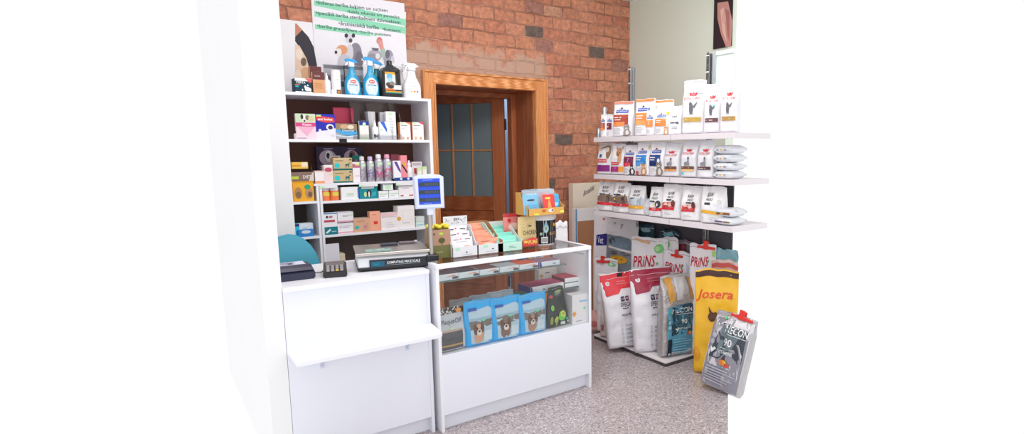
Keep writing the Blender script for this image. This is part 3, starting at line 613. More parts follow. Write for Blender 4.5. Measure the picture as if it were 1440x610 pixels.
# ================================================================== second board
z = Z2+.0005
cL('pet_supplement_box', 'pink and white box with a kitten and puppy picture', 'box', (417.5, 160, 445, 194), z, d=.05, dr=R(-6), body='F8DCE8', items=[('r', 0, .64, 1, 1, 'CFE4C0'), ('e', .45, .8, .14, .14, 'EDEBE8'), ('e', .33, .88, .07, .1, '3F3A38'), ('e', .6, .85, .1, .1, '8A7A60'), ('e', .78, .8, .14, .12, 'D9CFA8'), ('e', .45, .72, .05, .04, '55504C'), ('r', 0, .5, 1, .65, 'DE4C8E'), T('Kitten', .34, .53, .78, .62, 'FFFFFF'), ('p', [(.1, .5), (.95, .5), (.55, .12)], 'F3B4CE'), ('r', .05, .03, .5, .05, '9A8A92')], group=MG)
cL('training_pad_box', 'deep blue box with a red banner and white wave', 'box', (445.5, 160.5, 472.5, 194.5), z, d=.05, dr=R(-6), body='2A32B4', items=[('p', [(0, .95), (.95, .86), (.98, .68), (.5, .66), (.05, .75)], 'E04848'), T('anti bolus', .12, .75, .86, .85, 'FFFFFF'), ('r', .06, .9, .3, .97, 'CDEB8A'), ('e', .72, .48, .2, .13, 'ECEAF4'), ('e', .74, .47, .12, .08, '3A3450'), ('p', [(0, 0), (1, 0), (1, .45), (.6, .36), (.2, .33), (0, .28)], 'ECEAF4'), ('e', .2, .36, .07, .05, 'ECEAF4'), ('e', .84, .14, .1, .06, 'E3D8E4')], group=MG)
cL('folder_box', 'plain wine-red box standing behind a low display tray', 'box', (470, 151.5, 498.5, 178), z+.085, y=SY+.09, d=.02, body='A8354E')
bpy.data.objects[-1] if False else None
cL('sachet_display_box', 'display tray with photo of dogs and a blue wave', 'display box', (473, 174, 503, 195.5), z, d=.08, body='B9B5BC', items=[('r', 0, .58, 1, 1, '9A8468'), ('e', .4, .82, .2, .14, 'D0A882'), ('e', .7, .8, .15, .14, 'E9D9C4'), ('p', [(0, .64), (.4, .6), (1, .54), (1, .3), (.6, .22), (.2, .34), (0, .48)], '4FA8DC'), ('p', [(.2, .66), (.95, .6), (.95, .48), (.25, .54)], '3C6A80'), T('Dental', .3, .52, .85, .62, 'E9F4FA'), ('p', [(0, .3), (.5, .2), (1, .3), (1, .22), (.5, .12), (0, .22)], 'D9EAF4')], group=MG)
o = bpy.data.objects
def open_stand(label, b, y, z, dpt):
    p, w, h = spot(b, 'y', y, 0, z); t = thing('acrylic_stand', label, 'stand', p)
    mb = MB(); mb.box(-w/2, w/2, 0, .003, 0, h*.0+.035, ACRYL); mb.build('front_lip', t)
    mb = MB(); mb.box(-w/2, w/2, dpt, dpt+.003, 0, h, ACRYL); mb.build('back_sheet', t)
    for x in (-w/2, -w/6, w*.62/2, w/2):
        mb = MB(); pts = [(0, 0), (dpt, 0), (dpt, h), (dpt*.55, h), (dpt*.25, h*.72), (dpt*.08, h*.35)]
        mb.prism(pts, -.0012, .0012, ACRYL); mb.v = [(x+b_, a_, c_) for a_, b_, c_ in mb.v]; mb.f = [f[::-1] for f in mb.f]; mb.build('partition', t)
    return t
open_stand('clear acrylic stand with curved dividers holding slim white boxes', (499, 143, 566, 196.5), SY+.006, z, .13)
PG = 'slim packs in the acrylic stand'
cL('medicine_box', 'white box with dark blue top and a small white cross', 'box', (506.5, 170, 519.5, 196), z+.001, y=SY+.02, d=.03, body='F1EEE6', items=[('r', 0, .76, 1, 1, '23418E'), ('e', .52, .86, .16, .06, 'E9F2FA'), ('e', .52, .78, .2, .05, 'CDEBD0'), ('r', 0, 0, 1, .1, 'CFE8C0')], group=PG)
cL('medicine_box', 'tall pale grey box behind a small marked bottle', 'box', (516.5, 157, 529.5, 196), z+.001, y=SY+.075, d=.03, body='C9C6CA', items=[('r', .62, .02, .66, .98, 'EDEBEE')], group=PG)
pump_bottle('dropper_bottle', 'small white bottle with a black letter M', (524.5, 169, 534.5, 197), z+.001, SY+.022, ('F6F6FA', 's'), ('F6F6FA', 's'), [T('M', .28, .12, .78, .5, '1C1C20')], PG)
cL('medicine_box', 'white box with a slanting blue stripe', 'box', (534.5, 171, 545, 197), z+.001, y=SY+.02, d=.03, body='F4F4FA', items=[('p', [(.1, 1), (.65, 1), (1, .62), (1, .38)], '3C6CD6'), ('r', .1, .5, .4, .58, 'BDEBB0')], group=PG)
cL('medicine_box', 'tall white box at the right end of the acrylic stand', 'box', (544.5, 157, 558, 197), z+.001, y=SY+.02, d=.035, body='F6F6FA', items=[('e', .45, .92, .25, .05, 'C9F0C0'), ('l', .3, .3, .8, .8, 5, 'D3D5E2'), ('r', .35, .26, .75, .275, '7A7E90'), ('r', 0, .12, 1, .125, 'B9BBC8')], group=PG)
cL('medicine_box', 'tall grey-white box behind the tallest box of the acrylic stand', 'box', (536, 158, 546, 196), z+.001, y=SY+.075, d=.03, body='C4C2C8', group=PG)
for b, lb, cc in (((563.5, 172, 578, 197), 'white box with orange edge left of its red-cornered twin', 'F08A3C'), ((581, 172, 596.5, 198), 'white box with red corner at the right end of the board', 'E0484E')):
    cL('tablet_box', lb, 'box', b, z, d=.05, body='F6F2F2', side='F3A468', items=[('p', [(.5, 1), (1, 1), (1, .86)], cc), ('l', .1, .78, .75, .86, 1, '7C7480'), ('l', .1, .6, .6, .7, 2, 'C8C0C4'), ('r', .05, .88, .3, .96, 'C9EFA8'), ('e', .25, .1, .12, .1, 'E0B8A0'), ('e', .7, .1, .1, .08, 'D89A7C')], group='twin white tablet boxes')
pump_bottle('dropper_bottle', 'small dark capped bottle at the far left of the second board', (414, 184, 420, 195), z, SY+.02, ('D8D6DC', 's'), ('2E2A30', 's'))

# ================================================================== third board (bottles)
z = Z3+.0005
for b, lb, n in (((446, 206, 481, 231), 'dark purple treat carton with a cat picture, left of two', 'E9E4EE'), ((481, 206, 511, 231), 'dark purple treat carton with a dog picture and green cap label', '7A5A50')):
    p_ = ony((b[0]+b[2])/2, 231, SY+.20)
    cL('treat_carton', lb, 'carton', b, z, y=SY+.20, d=.05, body='3A2C48', items=[('e', .45, .68, .34, .22, 'B9A8BC'), ('e', .5, .72, .16, .16, n), ('e', .46, .74, .07, .08, '2A2430'), ('l', .3, .9, .8, .97, 1, 'A898B4'), ('l', .1, .36, .95, .48, 2, '9A86A8'), ('r', .5, .62, .95, .74, 'EDEBF0' if b[0] < 460 else '2F9A8C'), ('r', .6, .66, .85, .7, 'E0784A' if b[0] < 460 else '2F9A8C')], group='purple treat cartons')
cL('ointment_box', 'small white box with an orange foot', 'box', (443.5, 240, 456.5, 256), z, d=.05, body='F6EFF0', items=[('r', 0, 0, 1, .2, 'F0A070'), ('r', 0, .9, 1, 1, 'E9C9C0')], group=MG)
cL('ointment_box', 'pinkish box with a red oval label left of the dog boxes', 'box', (456.5, 232, 469, 256), z, d=.05, body='F0DADC', items=[('e', .5, .74, .42, .12, 'C8506A'), ('r', .55, .45, .85, .55, 'C8EE8A'), ('r', 0, .9, 1, 1, 'F6EEF0')], group=MG)
dg = [('r', 0, 0, 1, .12, '1F6E6C'), ('e', .2, .38, .15, .2, '2CC8CC')]+horse(.72, .2, .42, .85, '1E5F66')+[('l', .1, .72, .6, .84, 1, '8A7A5A'), ('r', .84, .8, .96, .92, '4A6A4A')]
q = spot((469.5, 239, 496.5, 256.5), 'y', SY+.012, 0, z)
cL('chew_tablet_box', 'tan box with a teal disc and dog, bottom of a stack of two', 'box', (469.5, 239.3, 496.5, 256.3), z, d=.07, body='CFB78C', top='1F6E6C', items=dg, group='tan dog-print boxes', flap=False)
cL('chew_tablet_box', 'tan box with a teal disc and dog, top of a stack of two', 'box', (469.5, 222, 496, 239), z+q[2]+.001, d=.07, body='CFB78C', items=dg, group='tan dog-print boxes')
cL('ointment_box', 'narrow pink-topped white box right of the dog boxes', 'box', (497, 228, 507, 256), z, d=.04, body='F4EEF2', items=[('r', 0, .72, 1, .92, 'C86A84'), ('r', .4, .84, .95, .94, 'C8EE8A'), ('r', .3, .3, .9, .34, 'DDB8C4')], group=MG)
def aerosol(b, lb, col, capc):
    p, w, h = bottle_spot(b, SY+.015, z); r = w/2; p.y += r
    t = thing('aerosol_can', lb, 'aerosol can', p, 0, 'silver aerosol cans'); mb = MB()
    mb.lathe([(r*.93, 0), (r, .004), (r, h*.74), (r*.93, h*.79), (r*.62, h*.855)], ('C9C5CE', 'm'))
    rr = random.Random(b[0]); its = []
    for k in range(16): u = rr.uniform(.1, .9); v = rr.uniform(.12, .62); its.append(('p', [(u, v), (u+.12, v+.05), (u+.18, v+.13), (u+.04, v+.08)], col))
    for k in range(4): its.append(('e', rr.uniform(.2, .8), rr.uniform(.2, .6), .07, .03, col))
    its.append(('e', .55, .84, .2, .07, 'C8EEC4'))
    art(mb, lambda u, v, o: (math.sin((u-.5)*2.8)*(r+o), -math.cos((u-.5)*2.8)*(r+o), v*h*.78), its, 'p', .0003, 3); mb.build('can_body', t)
    mb = MB(); mb.lathe([(r*.6, h*.855), (r*.6, h*.95), (r*.5, h)], capc); mb.build('cap', t)
aerosol((506.5, 220, 517.5, 256.5), 'silver aerosol can with grey print, first of four', 'A79AA8', ('D9D5DA', 's'))
aerosol((518, 220, 529, 256.5), 'silver aerosol can with violet print', '7A62A8', ('C9BCE0', 's'))
aerosol((529.5, 217, 541.5, 256), 'silver aerosol can with magenta print and white cap', 'D8508A', ('EDEAF0', 's'))
aerosol((541.5, 217, 553.5, 256), 'silver aerosol can with magenta print and pink cap', 'D0447E', ('E8A0B4', 's'))
cL('hygiene_box', 'maroon box at the back between an aerosol can and a pink box', 'box', (551, 217, 563, 250), z, y=SY+.10, d=.04, body='8C4450', group=MG)
cL('hygiene_box', 'white box with a purple slash right of the aerosol cans', 'box', (554, 226, 564.5, 250), z+.014, d=.03, body='F3F1F8', items=[('p', [(.1, .95), (.5, .95), (.95, .45), (.95, .3), (.6, .5)], '6A4AA0')], group=MG)
cL('hygiene_box', 'pink box with a black and gold slash', 'box', (564.5, 218.5, 573.5, 250), z+.014, d=.04, body='F0909C', items=[('p', [(.05, .6), (.3, .6), (1, .3), (.9, .22)], '2A2226'), ('p', [(.2, .72), (.7, .66), (.9, .5), (.5, .55)], 'E0B83A')], group=MG)
cL('flea_treatment_box', 'low dark blue box lying along the shelf edge under a purple-slashed one', 'box', (555.5, 249.5, 580.5, 256.5), z, y=SY+.006, d=.05, body='24438E', items=[('e', .36, .6, .07, .36, 'E6F2F8'), ('e', .76, .6, .07, .36, 'E6F2F8')], group=MG, flap=False)
pump_bottle('lotion_bottle', 'white bottle with a rounded cap right of the pink box', (573.5, 225.5, 581.5, 256), z, SY+.012, ('F2F0F4', 's'), ('F6EEF0', 's'), neck=.6)
cL('hygiene_box', 'grey-white box with a red square picture near the side panel', 'box', (580, 227.5, 594.5, 256), z, y=SY+.05, d=.04, body='E4DCE0', items=[('r', .1, .8, .9, .95, 'B8B0B4'), ('r', .2, .35, .65, .66, 'B84444')], group=MG)
cL('hygiene_box', 'tiny cream box with green cap stripe left of its twin', 'box', (588, 236, 594, 256), z, y=SY+.012, d=.02, body='F0EEE4', items=[('r', 0, .8, 1, 1, 'C8E8A8')], group='tiny cream boxes')
cL('hygiene_box', 'tiny cream box with green cap stripe nearest the side panel', 'box', (595, 234, 601, 256), z, y=SY+.012, d=.02, body='F0EEE4', items=[('r', 0, .8, 1, 1, 'C8E8A8')], group='tiny cream boxes')

# ---- left bay beside the divider
z = Z4+.0045
def yb(b, lb, ex): cL('yellow_treat_box', lb, 'box', b, z, d=.05, body='F5B22E', items=ex, group='yellow pet diet boxes')
yb((411, 255, 442.5, 282.5), 'yellow box front with two round animal pictures, lowest of the yellow stack', [('r', 0, .93, 1, 1, 'E8A020'), ('e', .3, .42, .17, .3, 'B98A5A'), ('e', .3, .34, .12, .16, '8A6A50'), ('e', .78, .42, .17, .3, 'C09468'), ('e', .82, .34, .1, .14, '7A604C'), ('e', .72, .72, .14, .12, '2CA87A'), ('r', .03, .04, .08, .9, 'D89020')])
q = spot((411, 255, 442.5, 282.5), 'y', SY+.012, 0, z)[2]
cL('yellow_treat_box', 'brown-banded yellow box on the middle of the stack', 'box', (411, 242, 442, 255), z+q+.001, d=.05, body='8A7266', items=[('p', [(.75, 0), (1, 0), (1, 1), (.93, .9)], 'D9CCC4'), T('DIET', .5, .3, .88, .65, 'F4EEE8'), ('r', 0, .25, .3, .55, 'C8D84A')], group='yellow pet diet boxes')
cL('yellow_treat_box', 'pale yellow box topmost of the yellow stack', 'box', (411, 228, 434, 242), z+q+.078, d=.05, body='F2C45A', items=[('r', .6, .3, .95, .95, 'F3E6CC'), ('r', 0, .35, .55, .6, 'E09A2A')], group='yellow pet diet boxes')
pump_bottle('tonic_bottle', 'small dark bottle behind the yellow boxes', (436.5, 230, 443, 256), Z4+.0045, SY+.12, ('4A3A44', 's'), ('2A2428', 's'))
z = Z5+.0005
cL('wipes_box', 'cyan and white box at the left on the lower left shelf', 'box', (411, 315, 422, 333.5), z, y=SY+.03, d=.06, body='3CC4DC', items=[('r', 0, .8, 1, 1, '4A3A7A')], group='blue boxes in the left bay')
cL('wipes_box', 'white box behind a low blue one on the lower left shelf', 'box', (420, 314, 441.5, 333), z, y=SY+.05, d=.06, body='EFF2F6', items=[('r', .3, .6, .6, .66, 'A8B0B8')], group='blue boxes in the left bay')
cL('wipes_box', 'low bright blue box in front on the lower left shelf', 'box', (420, 323, 442, 334), z, y=SY+.005, d=.04, body='2F8CD8', items=[('e', .5, .7, .3, .25, 'DDEBF6')], group='blue boxes in the left bay')
p, w, h = spot((418, 300, 432, 315), 'y', SY+.12, 0, z+.12)
mb = MB(); F = bag_mesh(mb, w, h, .05, ('C9CCCE', 'g'), 4.2, wr=.01); tag(mb.build('crumpled_bag', None, (p.x, p.y+.02, z+.002+.0)), 'crumpled clear plastic bag behind the white box of the lower left shelf', 'bag')

# ================================================================== fourth board
z = Z4+.0005
for b, lb in (((452.5, 262, 465.5, 281.5), 'orange jar with a white lid nearest the divider'), ((465.5, 262, 478.5, 281.5), 'orange jar with a white lid beside the white tray')):
    p, w, h = bottle_spot(b, SY+.012, z); r = w/2; p.y += r
    t = thing('vitamin_jar', lb, 'jar', p, 0, 'orange vitamin jars'); mb = MB(); mb.lathe([(r*.95, 0), (r, .004), (r, h*.66), (r*.85, h*.7)], ('F08050', 's'))
    art(mb, lambda u, v, o: (math.sin((u-.5)*2.8)*(r+o), -math.cos((u-.5)*2.8)*(r+o), v*h*.66), [('r', .3, .5, .9, .9, 'E8D85A'), ('l', .1, .1, .9, .4, 2, 'F6C8A8')], 'p', .0004, 5); mb.build('jar_body', t)
    mb = MB(); mb.lathe([(r*.95, h*.7), (r*.97, h*.72), (r*.97, h*.97), (r*.9, h)], ('F6F4F6', 's')); mb.build('lid', t)
cL('tablet_tray', 'wide white tray box with green print', 'box', (480.5, 263, 505, 280.5), z, d=.08, body='F4F4F6', items=[('l', .3, .25, .75, .55, 3, 'B8D8A8'), ('r', .93, .1, 1, .9, '6A8CE0')], group=MG)
cL('teat_wipe_box', 'teal box with a black and white cow', 'box', (506, 258.5, 531.5, 278.5), z, d=.07, body='168C98', items=[('r', .12, .68, .82, .98, 'EEF4F6'), ('e', .52, .35, .13, .25, '2E2C30'), ('e', .52, .3, .05, .2, 'E9E7EA'), ('e', .32, .3, .08, .18, 'C8E0A8'), ('p', [(.62, .1), (.9, .2), (.9, .5), (.7, .4)], '3AB0B8')], group=MG)
S2 = 'small white pill boxes'
cL('pill_box', 'small white pill box, lower left of the three stacked', 'box', (533, 268.5, 546.5, 279), z, d=.05, body='F1F3F5', items=[('r', .1, .5, .9, .6, 'A8D8B0'), ('r', .1, .2, .6, .3, 'C4C8CC')], group=S2, flap=False)
cL('pill_box', 'small white pill box, lower right of the three stacked', 'box', (547.5, 267.5, 561, 278.5), z, d=.05, body='F1F3F5', items=[('r', .1, .5, .9, .6, 'A8D8B0'), ('r', .1, .2, .6, .3, 'C4C8CC')], group=S2, flap=False)
q = spot((533, 268, 546.5, 279), 'y', SY+.012, 0, z)[2]
cL('pill_box', 'small white pill box on top of the pile', 'box', (539, 258.5, 553, 268.5), z+q+.002, d=.05, body='F4F6F6', items=[('e', .5, .5, .3, .3, 'C4EEC4'), ('r', .1, .8, .9, .9, 'B8C0C4')], group=S2)
cL('wide_carton', 'wide plain white carton left of the blue display', 'box', (561.5, 258, 582.5, 278.5), z, d=.08, body='F4EFF2', items=[('r', .1, .05, .3, .15, 'A85A5A'), ('r', .66, .05, .95, .15, 'C86A6A'), ('l', .2, .6, .8, .75, 1, 'C8C0C4')], group=MG)

# ================================================================== fifth board
z = Z5+.0005
cL('pipette_box', 'white box with a teal lower half and a pipette drawing', 'box', (454, 299.5, 475.5, 331), z, y=SY+.004, d=.05, dr=R(-4), body='F6F4F8', items=[('r', 0, 0, 1, .36, '178490'), ('r', 0, .95, 1, 1, '2F8CC8'), ('e', .35, .82, .07, .06, '3A2A34'), ('e', .58, .82, .14, .05, 'C87A8A'), ('r', .15, .58, .85, .68, 'C04A60'), ('p', [(.2, .1), (.5, .28), (.56, .2), (.3, .06)], 'E9F4F6'), ('r', .6, .12, .9, .16, 'A8D8DC')], group=MG)
ck = [('r', 0, 0, 1, .14, 'E0A8B8'), ('l', .3, .5, .9, .75, 2, 'B8AEB8'), ('r', 0, .94, 1, 1, 'D9D4DC')]
q = spot((474, 312.5, 498, 329), 'y', SY+.012, 0, z)[2]
cL('vaccine_box', 'white box with pink edge, bottom of the pair on the lowest board', 'box', (475.8, 313, 499, 329), z, y=SY+.02, d=.08, body='F4F1F6', items=ck+[('e', .18, .62, .08, .12, 'D8D0DC')], group='pink-edged white boxes', flap=False)
cL('vaccine_box', 'white box with pink edge, top of the pair on the lowest board', 'box', (475.5, 298, 497.5, 313), z+q+.001, y=SY+.02, d=.08, body='F4F1F6', items=ck+[('e', .9, .7, .06, .12, 'BDEB9A')], group='pink-edged white boxes')
cL('joint_tablet_box', 'peach-brown box with a teal disc and faint horse', 'box', (498.5, 307, 521.5, 327), z, d=.09, body='E0AE90', top='C8B8A8', items=[('e', .18, .35, .13, .14, '2CC0B0')]+horse(.68, .12, .5, .7, 'D08A94')+[('l', .2, .75, .9, .88, 1, 'C08A78')], group=MG)
cL('tonic_box', 'upright peach box with a small red square', 'box', (521, 297.5, 536, 324.5), z, d=.05, body='F8B294', items=[('r', .35, .34, .72, .5, 'E0483A'), ('l', .2, .8, .8, .9, 1, 'D8907A'), ('r', 0, .02, 1, .06, 'F0A080')], group=MG)
cL('syringe_box', 'white box with folded pink lid', 'box', (536.5, 299.5, 560.5, 323), z, d=.08, body='F8F0F2', items=[('p', [(0, 1), (1, 1), (.97, .84), (.06, .8)], 'F0C8CC'), ('r', .04, .76, .96, .78, 'C8A8AC'), ('l', .3, .1, .9, .5, 3, 'E4DDE2')], group=MG)
cL('syringe_box', 'large plain white box with an orange mark near the right end of the lowest board', 'box', (560.5, 289.5, 584, 321), z, d=.09, body='F8F2F2', items=[('e', .06, .45, .12, .09, 'F0A83A'), ('l', .3, .2, .92, .3, 1, 'D8D0D4'), ('r', .28, .24, .3, .8, 'E0DADE'), ('r', .28, .8, .92, .81, 'E0DADE')], group=MG)
cL('pill_box', 'teal-banded small box at the right end, lower of a pair', 'box', (585.5, 312, 597, 321), z, y=SY+.03, d=.06, body='D6EAE6', items=[('r', .1, .3, .9, .5, '8CC0BC')], group='teal small boxes', flap=False)
q = spot((585, 312, 597, 321), 'y', SY+.03, 0, z)[2]
cL('pill_box', 'greenish-white small box at the right end, upper of a pair', 'box', (585.5, 304.5, 597, 312), z+q+.001, y=SY+.03, d=.06, body='DCE4E0', group='teal small boxes')
# white sheet leaning under the lowest board, and small cartons beside it
z = .6165
p, w, h = spot((455, 343, 478.5, 372), 'y', SY+.03, 0, .80); mb = MB(); mb.box(-w/2, w/2, 0, .012, 0, p.z-z+h, ('EEEAF2', 's'), .001)
tag(mb.build('white_board', None, (p.x, p.y, z), (0, 0, 0)), 'white blank panel standing under the lowest board', 'panel')
cL('small_carton', 'cream carton half hidden behind the scale', 'box', (478.5, 357, 486, 372), z, y=SY+.05, d=.1, body='E9DCC0', hmax=.30)
# ================================================================== on the sales counter
CT = .9005
t = thing('price_scale', 'black and white price-computing scale with steel platter and pole display', 'scale', (.853, 3.030, CT), R(-13.4))
W, D = .355, .32
mb = MB(); mb.prism([(.0, .012), (.30, .012), (.31, .03), (.30, .078), (.03, .078), (.012, .066)], 0, W, ('E6E8EE', 's'), bev=.004)
mb.v = [(b_, a_, c_) for a_, b_, c_ in mb.v]; mb.f = [f[::-1] for f in mb.f]; mb.build('housing', t)
mb = MB(); mb.box(-.004, W+.004, -.006, .315, .006, .022, ('26262C', 's'), .004); mb.build('base_tray', t)
for fx, fy in ((.03, .02), (W-.03, .02), (.03, .28), (W-.03, .28)):
    mb = MB(); mb.lathe([(.012, 0), (.012, .007)], '1A1A1C', (fx, fy, 0), 12); mb.build('foot', t)
mb = MB(); X_ = Matrix.Translation((0, -.004, .012)) @ Matrix.Rotation(R(-14), 4, 'X')
mb.box(.055, W-.006, -.004, .004, .0, .046, ('20222A', 's'), .002, X_)
P = lambda u, v, o: X_ @ Vector((.055+u*(W-.061), -.004-o, v*.046))
art(mb, P, [('r', .02, .2, .25, .8, '1C5C74'), ('l', .05, .32, .22, .68, 3, '2E86A0'), T('COMPUTING PRICE SCALE', .29, .44, .86, .72, 'E6EAF0'), ('r', .27, .3, .86, .33, 'AEB6C0')], 'p', .0008, 1); mb.build('front_panel', t)
mb = MB(); mb.box(.06, W-.06, .05, .25, .077, .087, ('34343A', 's'), .003); mb.build('platter_support', t)
mb = MB(); mb.box(-.008, W+.006, .0, D, .086, .094, ('CFC8C2', 'm'), .003); mb.box(-.008, W+.006, .0, .004, .080, .094, ('CFC8C2', 'm'), .001); mb.build('platter', t)
mb = MB(); mb.box(.34, .405, -.01, .055, .03, .062, ('1E1E24', 's'), .004); mb.build('pole_bracket', t)
mb = MB(); mb.lathe([(.0115, .04), (.0115, .33)], ('BDB7B2', 'm'), (.372, .022, 0), 14); mb.build('pole', t)
dsp = bpy.data.objects.new('d', None); bpy.data.objects.remove(dsp)
mb = MB(); X_ = Matrix.Translation((.372, .012, .31)) @ Matrix.Rotation(R(4), 4, 'Z') @ Matrix.Rotation(R(-4), 4, 'X')
mb.prism([(-.075, .0), (.075, .0), (.078, .165), (.06, .176), (0, .182), (-.06, .176), (-.078, .165)], -.018, .018, ('D9DFF4', 's'), X_, bev=.006)
mb.box(-.016, .016, -.012, .012, -.035, .004, ('DDE2F2', 's'), .003, X_); dh = mb.build('display_head', t)
mb = MB(); mb.box(-.058, .056, -.0195, -.017, .022, .158, ('2C50D8', 's'), .001, X_)
its = []
for k in range(3):
    v0 = .1+.3*k; its.append(('r', .03, v0, .97, v0+.15, '3A4450'))
    its += [('r', .3+.09*j, v0+.03, .36+.09*j, v0+.12, '4E5A68') for j in range(7)]
its += [('l', .2, .02, .8, .07, 1, '8FA8F4'), ('l', .2, .92, .8, .97, 1, '8FA8F4')]
art(mb, lambda u, v, o: X_ @ Vector((-.058+u*.114, -.0195-o, .022+v*.136)), its, 'p', .0004, 1); mb.build('screen', dh)
mb = MB()
def small(name, label, cat, X, mbb): return tag(mbb.build(name, None, X), label, cat)
# things lying on the platter
for (a, l_, c_) in (((.03, .03), 'green printed card lying at the front of the scale platter', '9DB8B0'), ):
    mb = MB(); Xm = Matrix.Rotation(R(-13.4), 4, 'Z'); mb.box(0, .13, 0, .07, 0, .006, c_, .001, Xm)
    rr = random.Random(3)
    for k in range(14): x = rr.uniform(.01, .11); y = rr.uniform(.01, .055); mb.box(x, x+.012, y, y+.008, .006, .0064, rr.choice(['5F8C86', 'E6EEE8', '3F6A68', 'C8D8D0']), 0, Xm)
    tag(mb.build('printed_card', None, (.90, 3.05, CT+.0945)), l_, 'card')
mb = MB(); mb.box(0, .09, 0, .05, 0, .012, ('34364A', 's'), .002, Matrix.Rotation(R(-10), 4, 'Z')); tag(mb.build('battery_pack', None, (1.03, 3.20, CT+.0945)), 'small dark blue block at the back of the scale platter', 'block')
mb = MB(); mb.box(0, .10, 0, .045, 0, .010, ('6A6068', 's'), .002, Matrix.Rotation(R(-16), 4, 'Z')); mb.box(.085, .1, 0, .045, 0, .014, ('C9C5CC', 's'), .001, Matrix.Rotation(R(-16), 4, 'Z')); tag(mb.build('strip', None, (1.135, 3.215, CT+.0945)), 'brown-grey strip at the far edge of the scale platter', 'strip')
# payment terminal
t = thing('card_terminal', 'small black payment terminal with worn buttons left of the scale', 'card terminal', (.752, 3.075, CT), R(-14)); t.scale = (1.3, 1.3, 1.15)
mb = MB(); mb.prism([(0, .0), (.16, .0), (.17, .02), (.15, .042), (.02, .026), (.0, .012)], -.042, .042, ('2E2A2E', 's'), bev=.005)
mb.v = [(b_, a_-.08, c_) for a_, b_, c_ in mb.v]; mb.f = [f[::-1] for f in mb.f]; mb.build('terminal_body', t)
mb = MB()
for r_ in range(3):
    for c_ in range(4): mb.box(-.03+c_*.016, -.019+c_*.016, -.066+r_*.022, -.053+r_*.022, .024+r_*.004, .031+r_*.0045, 'D8B84A' if (r_, c_) == (0, 2) else 'B0ACB0', .001)
mb.build('keypad', t)
mb = MB(); Xs = Matrix.Translation((0, .035, .037)) @ Matrix.Rotation(R(7), 4, 'X'); mb.box(-.034, .034, -.028, .028, 0, .003, ('6A6468', 'g'), .001, Xs); mb.build('terminal_screen', t)
# receipt printer / drawer
t = thing('receipt_printer', 'dark blue-grey receipt printer at the left end of the counter', 'printer', (.552, 3.02, CT), R(-2))
mb = MB(); mb.prism([(0, 0), (.20, 0), (.20, .055), (.09, .058), (.035, .045), (.0, .032)], -.075, .095, ('33344A', 's'), bev=.006)
mb.v = [(b_, a_, c_) for a_, b_, c_ in mb.v]; mb.f = [f[::-1] for f in mb.f]; mb.build('printer_body', t)
mb = MB(); mb.box(-.07, .09, .015, .06, .040, .044, ('4A4C60', 's'), .001, Matrix.Rotation(R(8), 4, 'X')); mb.build('cover', t)
mb = MB(); mb.box(-.07, .07, .10, .19, .0585, .061, 'DCDCF0', .0005); art(mb, lambda u, v, o: (-.07+u*.14, .10+v*.09, .061+o), [('l', .1, .1, .9, .9, 5, '4A4E78'), ('r', .45, .1, .6, .5, '3A3E66')], 'p', .0004, 1)
tag(mb.build('receipt_pad', None, (.552, 3.02, CT), (0, 0, R(-2))), 'white note pad lying on the receipt printer', 'pad')
mb = MB(); mb.tube([(.648, 3.10, .925), (.665, 3.09, .912), (.69, 3.10, .91), (.71, 3.12, .916)], .0022, ('1C1C20', 's'), 8); tag(mb.build('cable', None), 'thin black cable running from the printer to the payment terminal', 'cable')
# teal chair behind the counter
t = thing('desk_chair', 'teal chair with a rounded back behind the left end of the counter', 'chair', (.64, 3.66, 0))
b0 = bmesh.new()
mb = MB(); out = [(-.16, .62)]+[(-.16, .80)]+[(-.16*math.cos(math.pi*k/12)*1.0, .82+.235*math.sin(math.pi*k/12)) for k, a in enumerate([0]*13)]+[(.16, .62)]
mb.prism(out, -.10, -.07, ('4FA9C2', 's'), bev=.01)
art(mb, lambda u, v, o: (-.2+u*.4, -.10-o, .62+v*.43), [('e', .83, .40, .035, .06, '1F5A70'), ('p', [(.80, .38), (.86, .38), (.88, .22), (.78, .22)], '1F5A70')], 's', .001, 1)
mb.v = [(x, y-.05*math.cos((z-.6)*3)+.04, z) for x, y, z in mb.v]
mb.build('backrest', t)
mb = MB(); mb.lathe([(.0, .43), (.15, .43), (.165, .45), (.155, .475), (.0, .48)], ('3F90A8', 's'), (0, .06, 0), 28, cap=False); mb.build('seat', t)
mb = MB(); mb.tube([(0, .10, .44), (0, -.06, .5), (0, -.085, .7)], .015, ('2A2A2E', 's')); mb.build('back_support', t)
mb = MB(); mb.lathe([(.02, .08), (.02, .43)], ('2A2A2E', 's'), (0, .06, 0), 14); mb.build('chair_post', t)
for k in range(5):
    a = math.pi*2*k/5+.3; mb = MB(); e_ = (.13*math.cos(a), .06+.13*math.sin(a), .055)
    mb.tube([(0, .06, .09), e_], [.016, .011], ('2A2A2E', 's')); lg = mb.build('chair_leg', t)
    mb = MB(); mb.lathe([(.0, -.024), (.02, -.018), (.024, 0), (.02, .018), (.0, .024)], '1A1A1C', (0, 0, 0), 12, Matrix.Translation((e_[0], e_[1], .0245)) @ Matrix.Rotation(R(90), 4, 'X'), cap=False); mb.build('caster', lg)

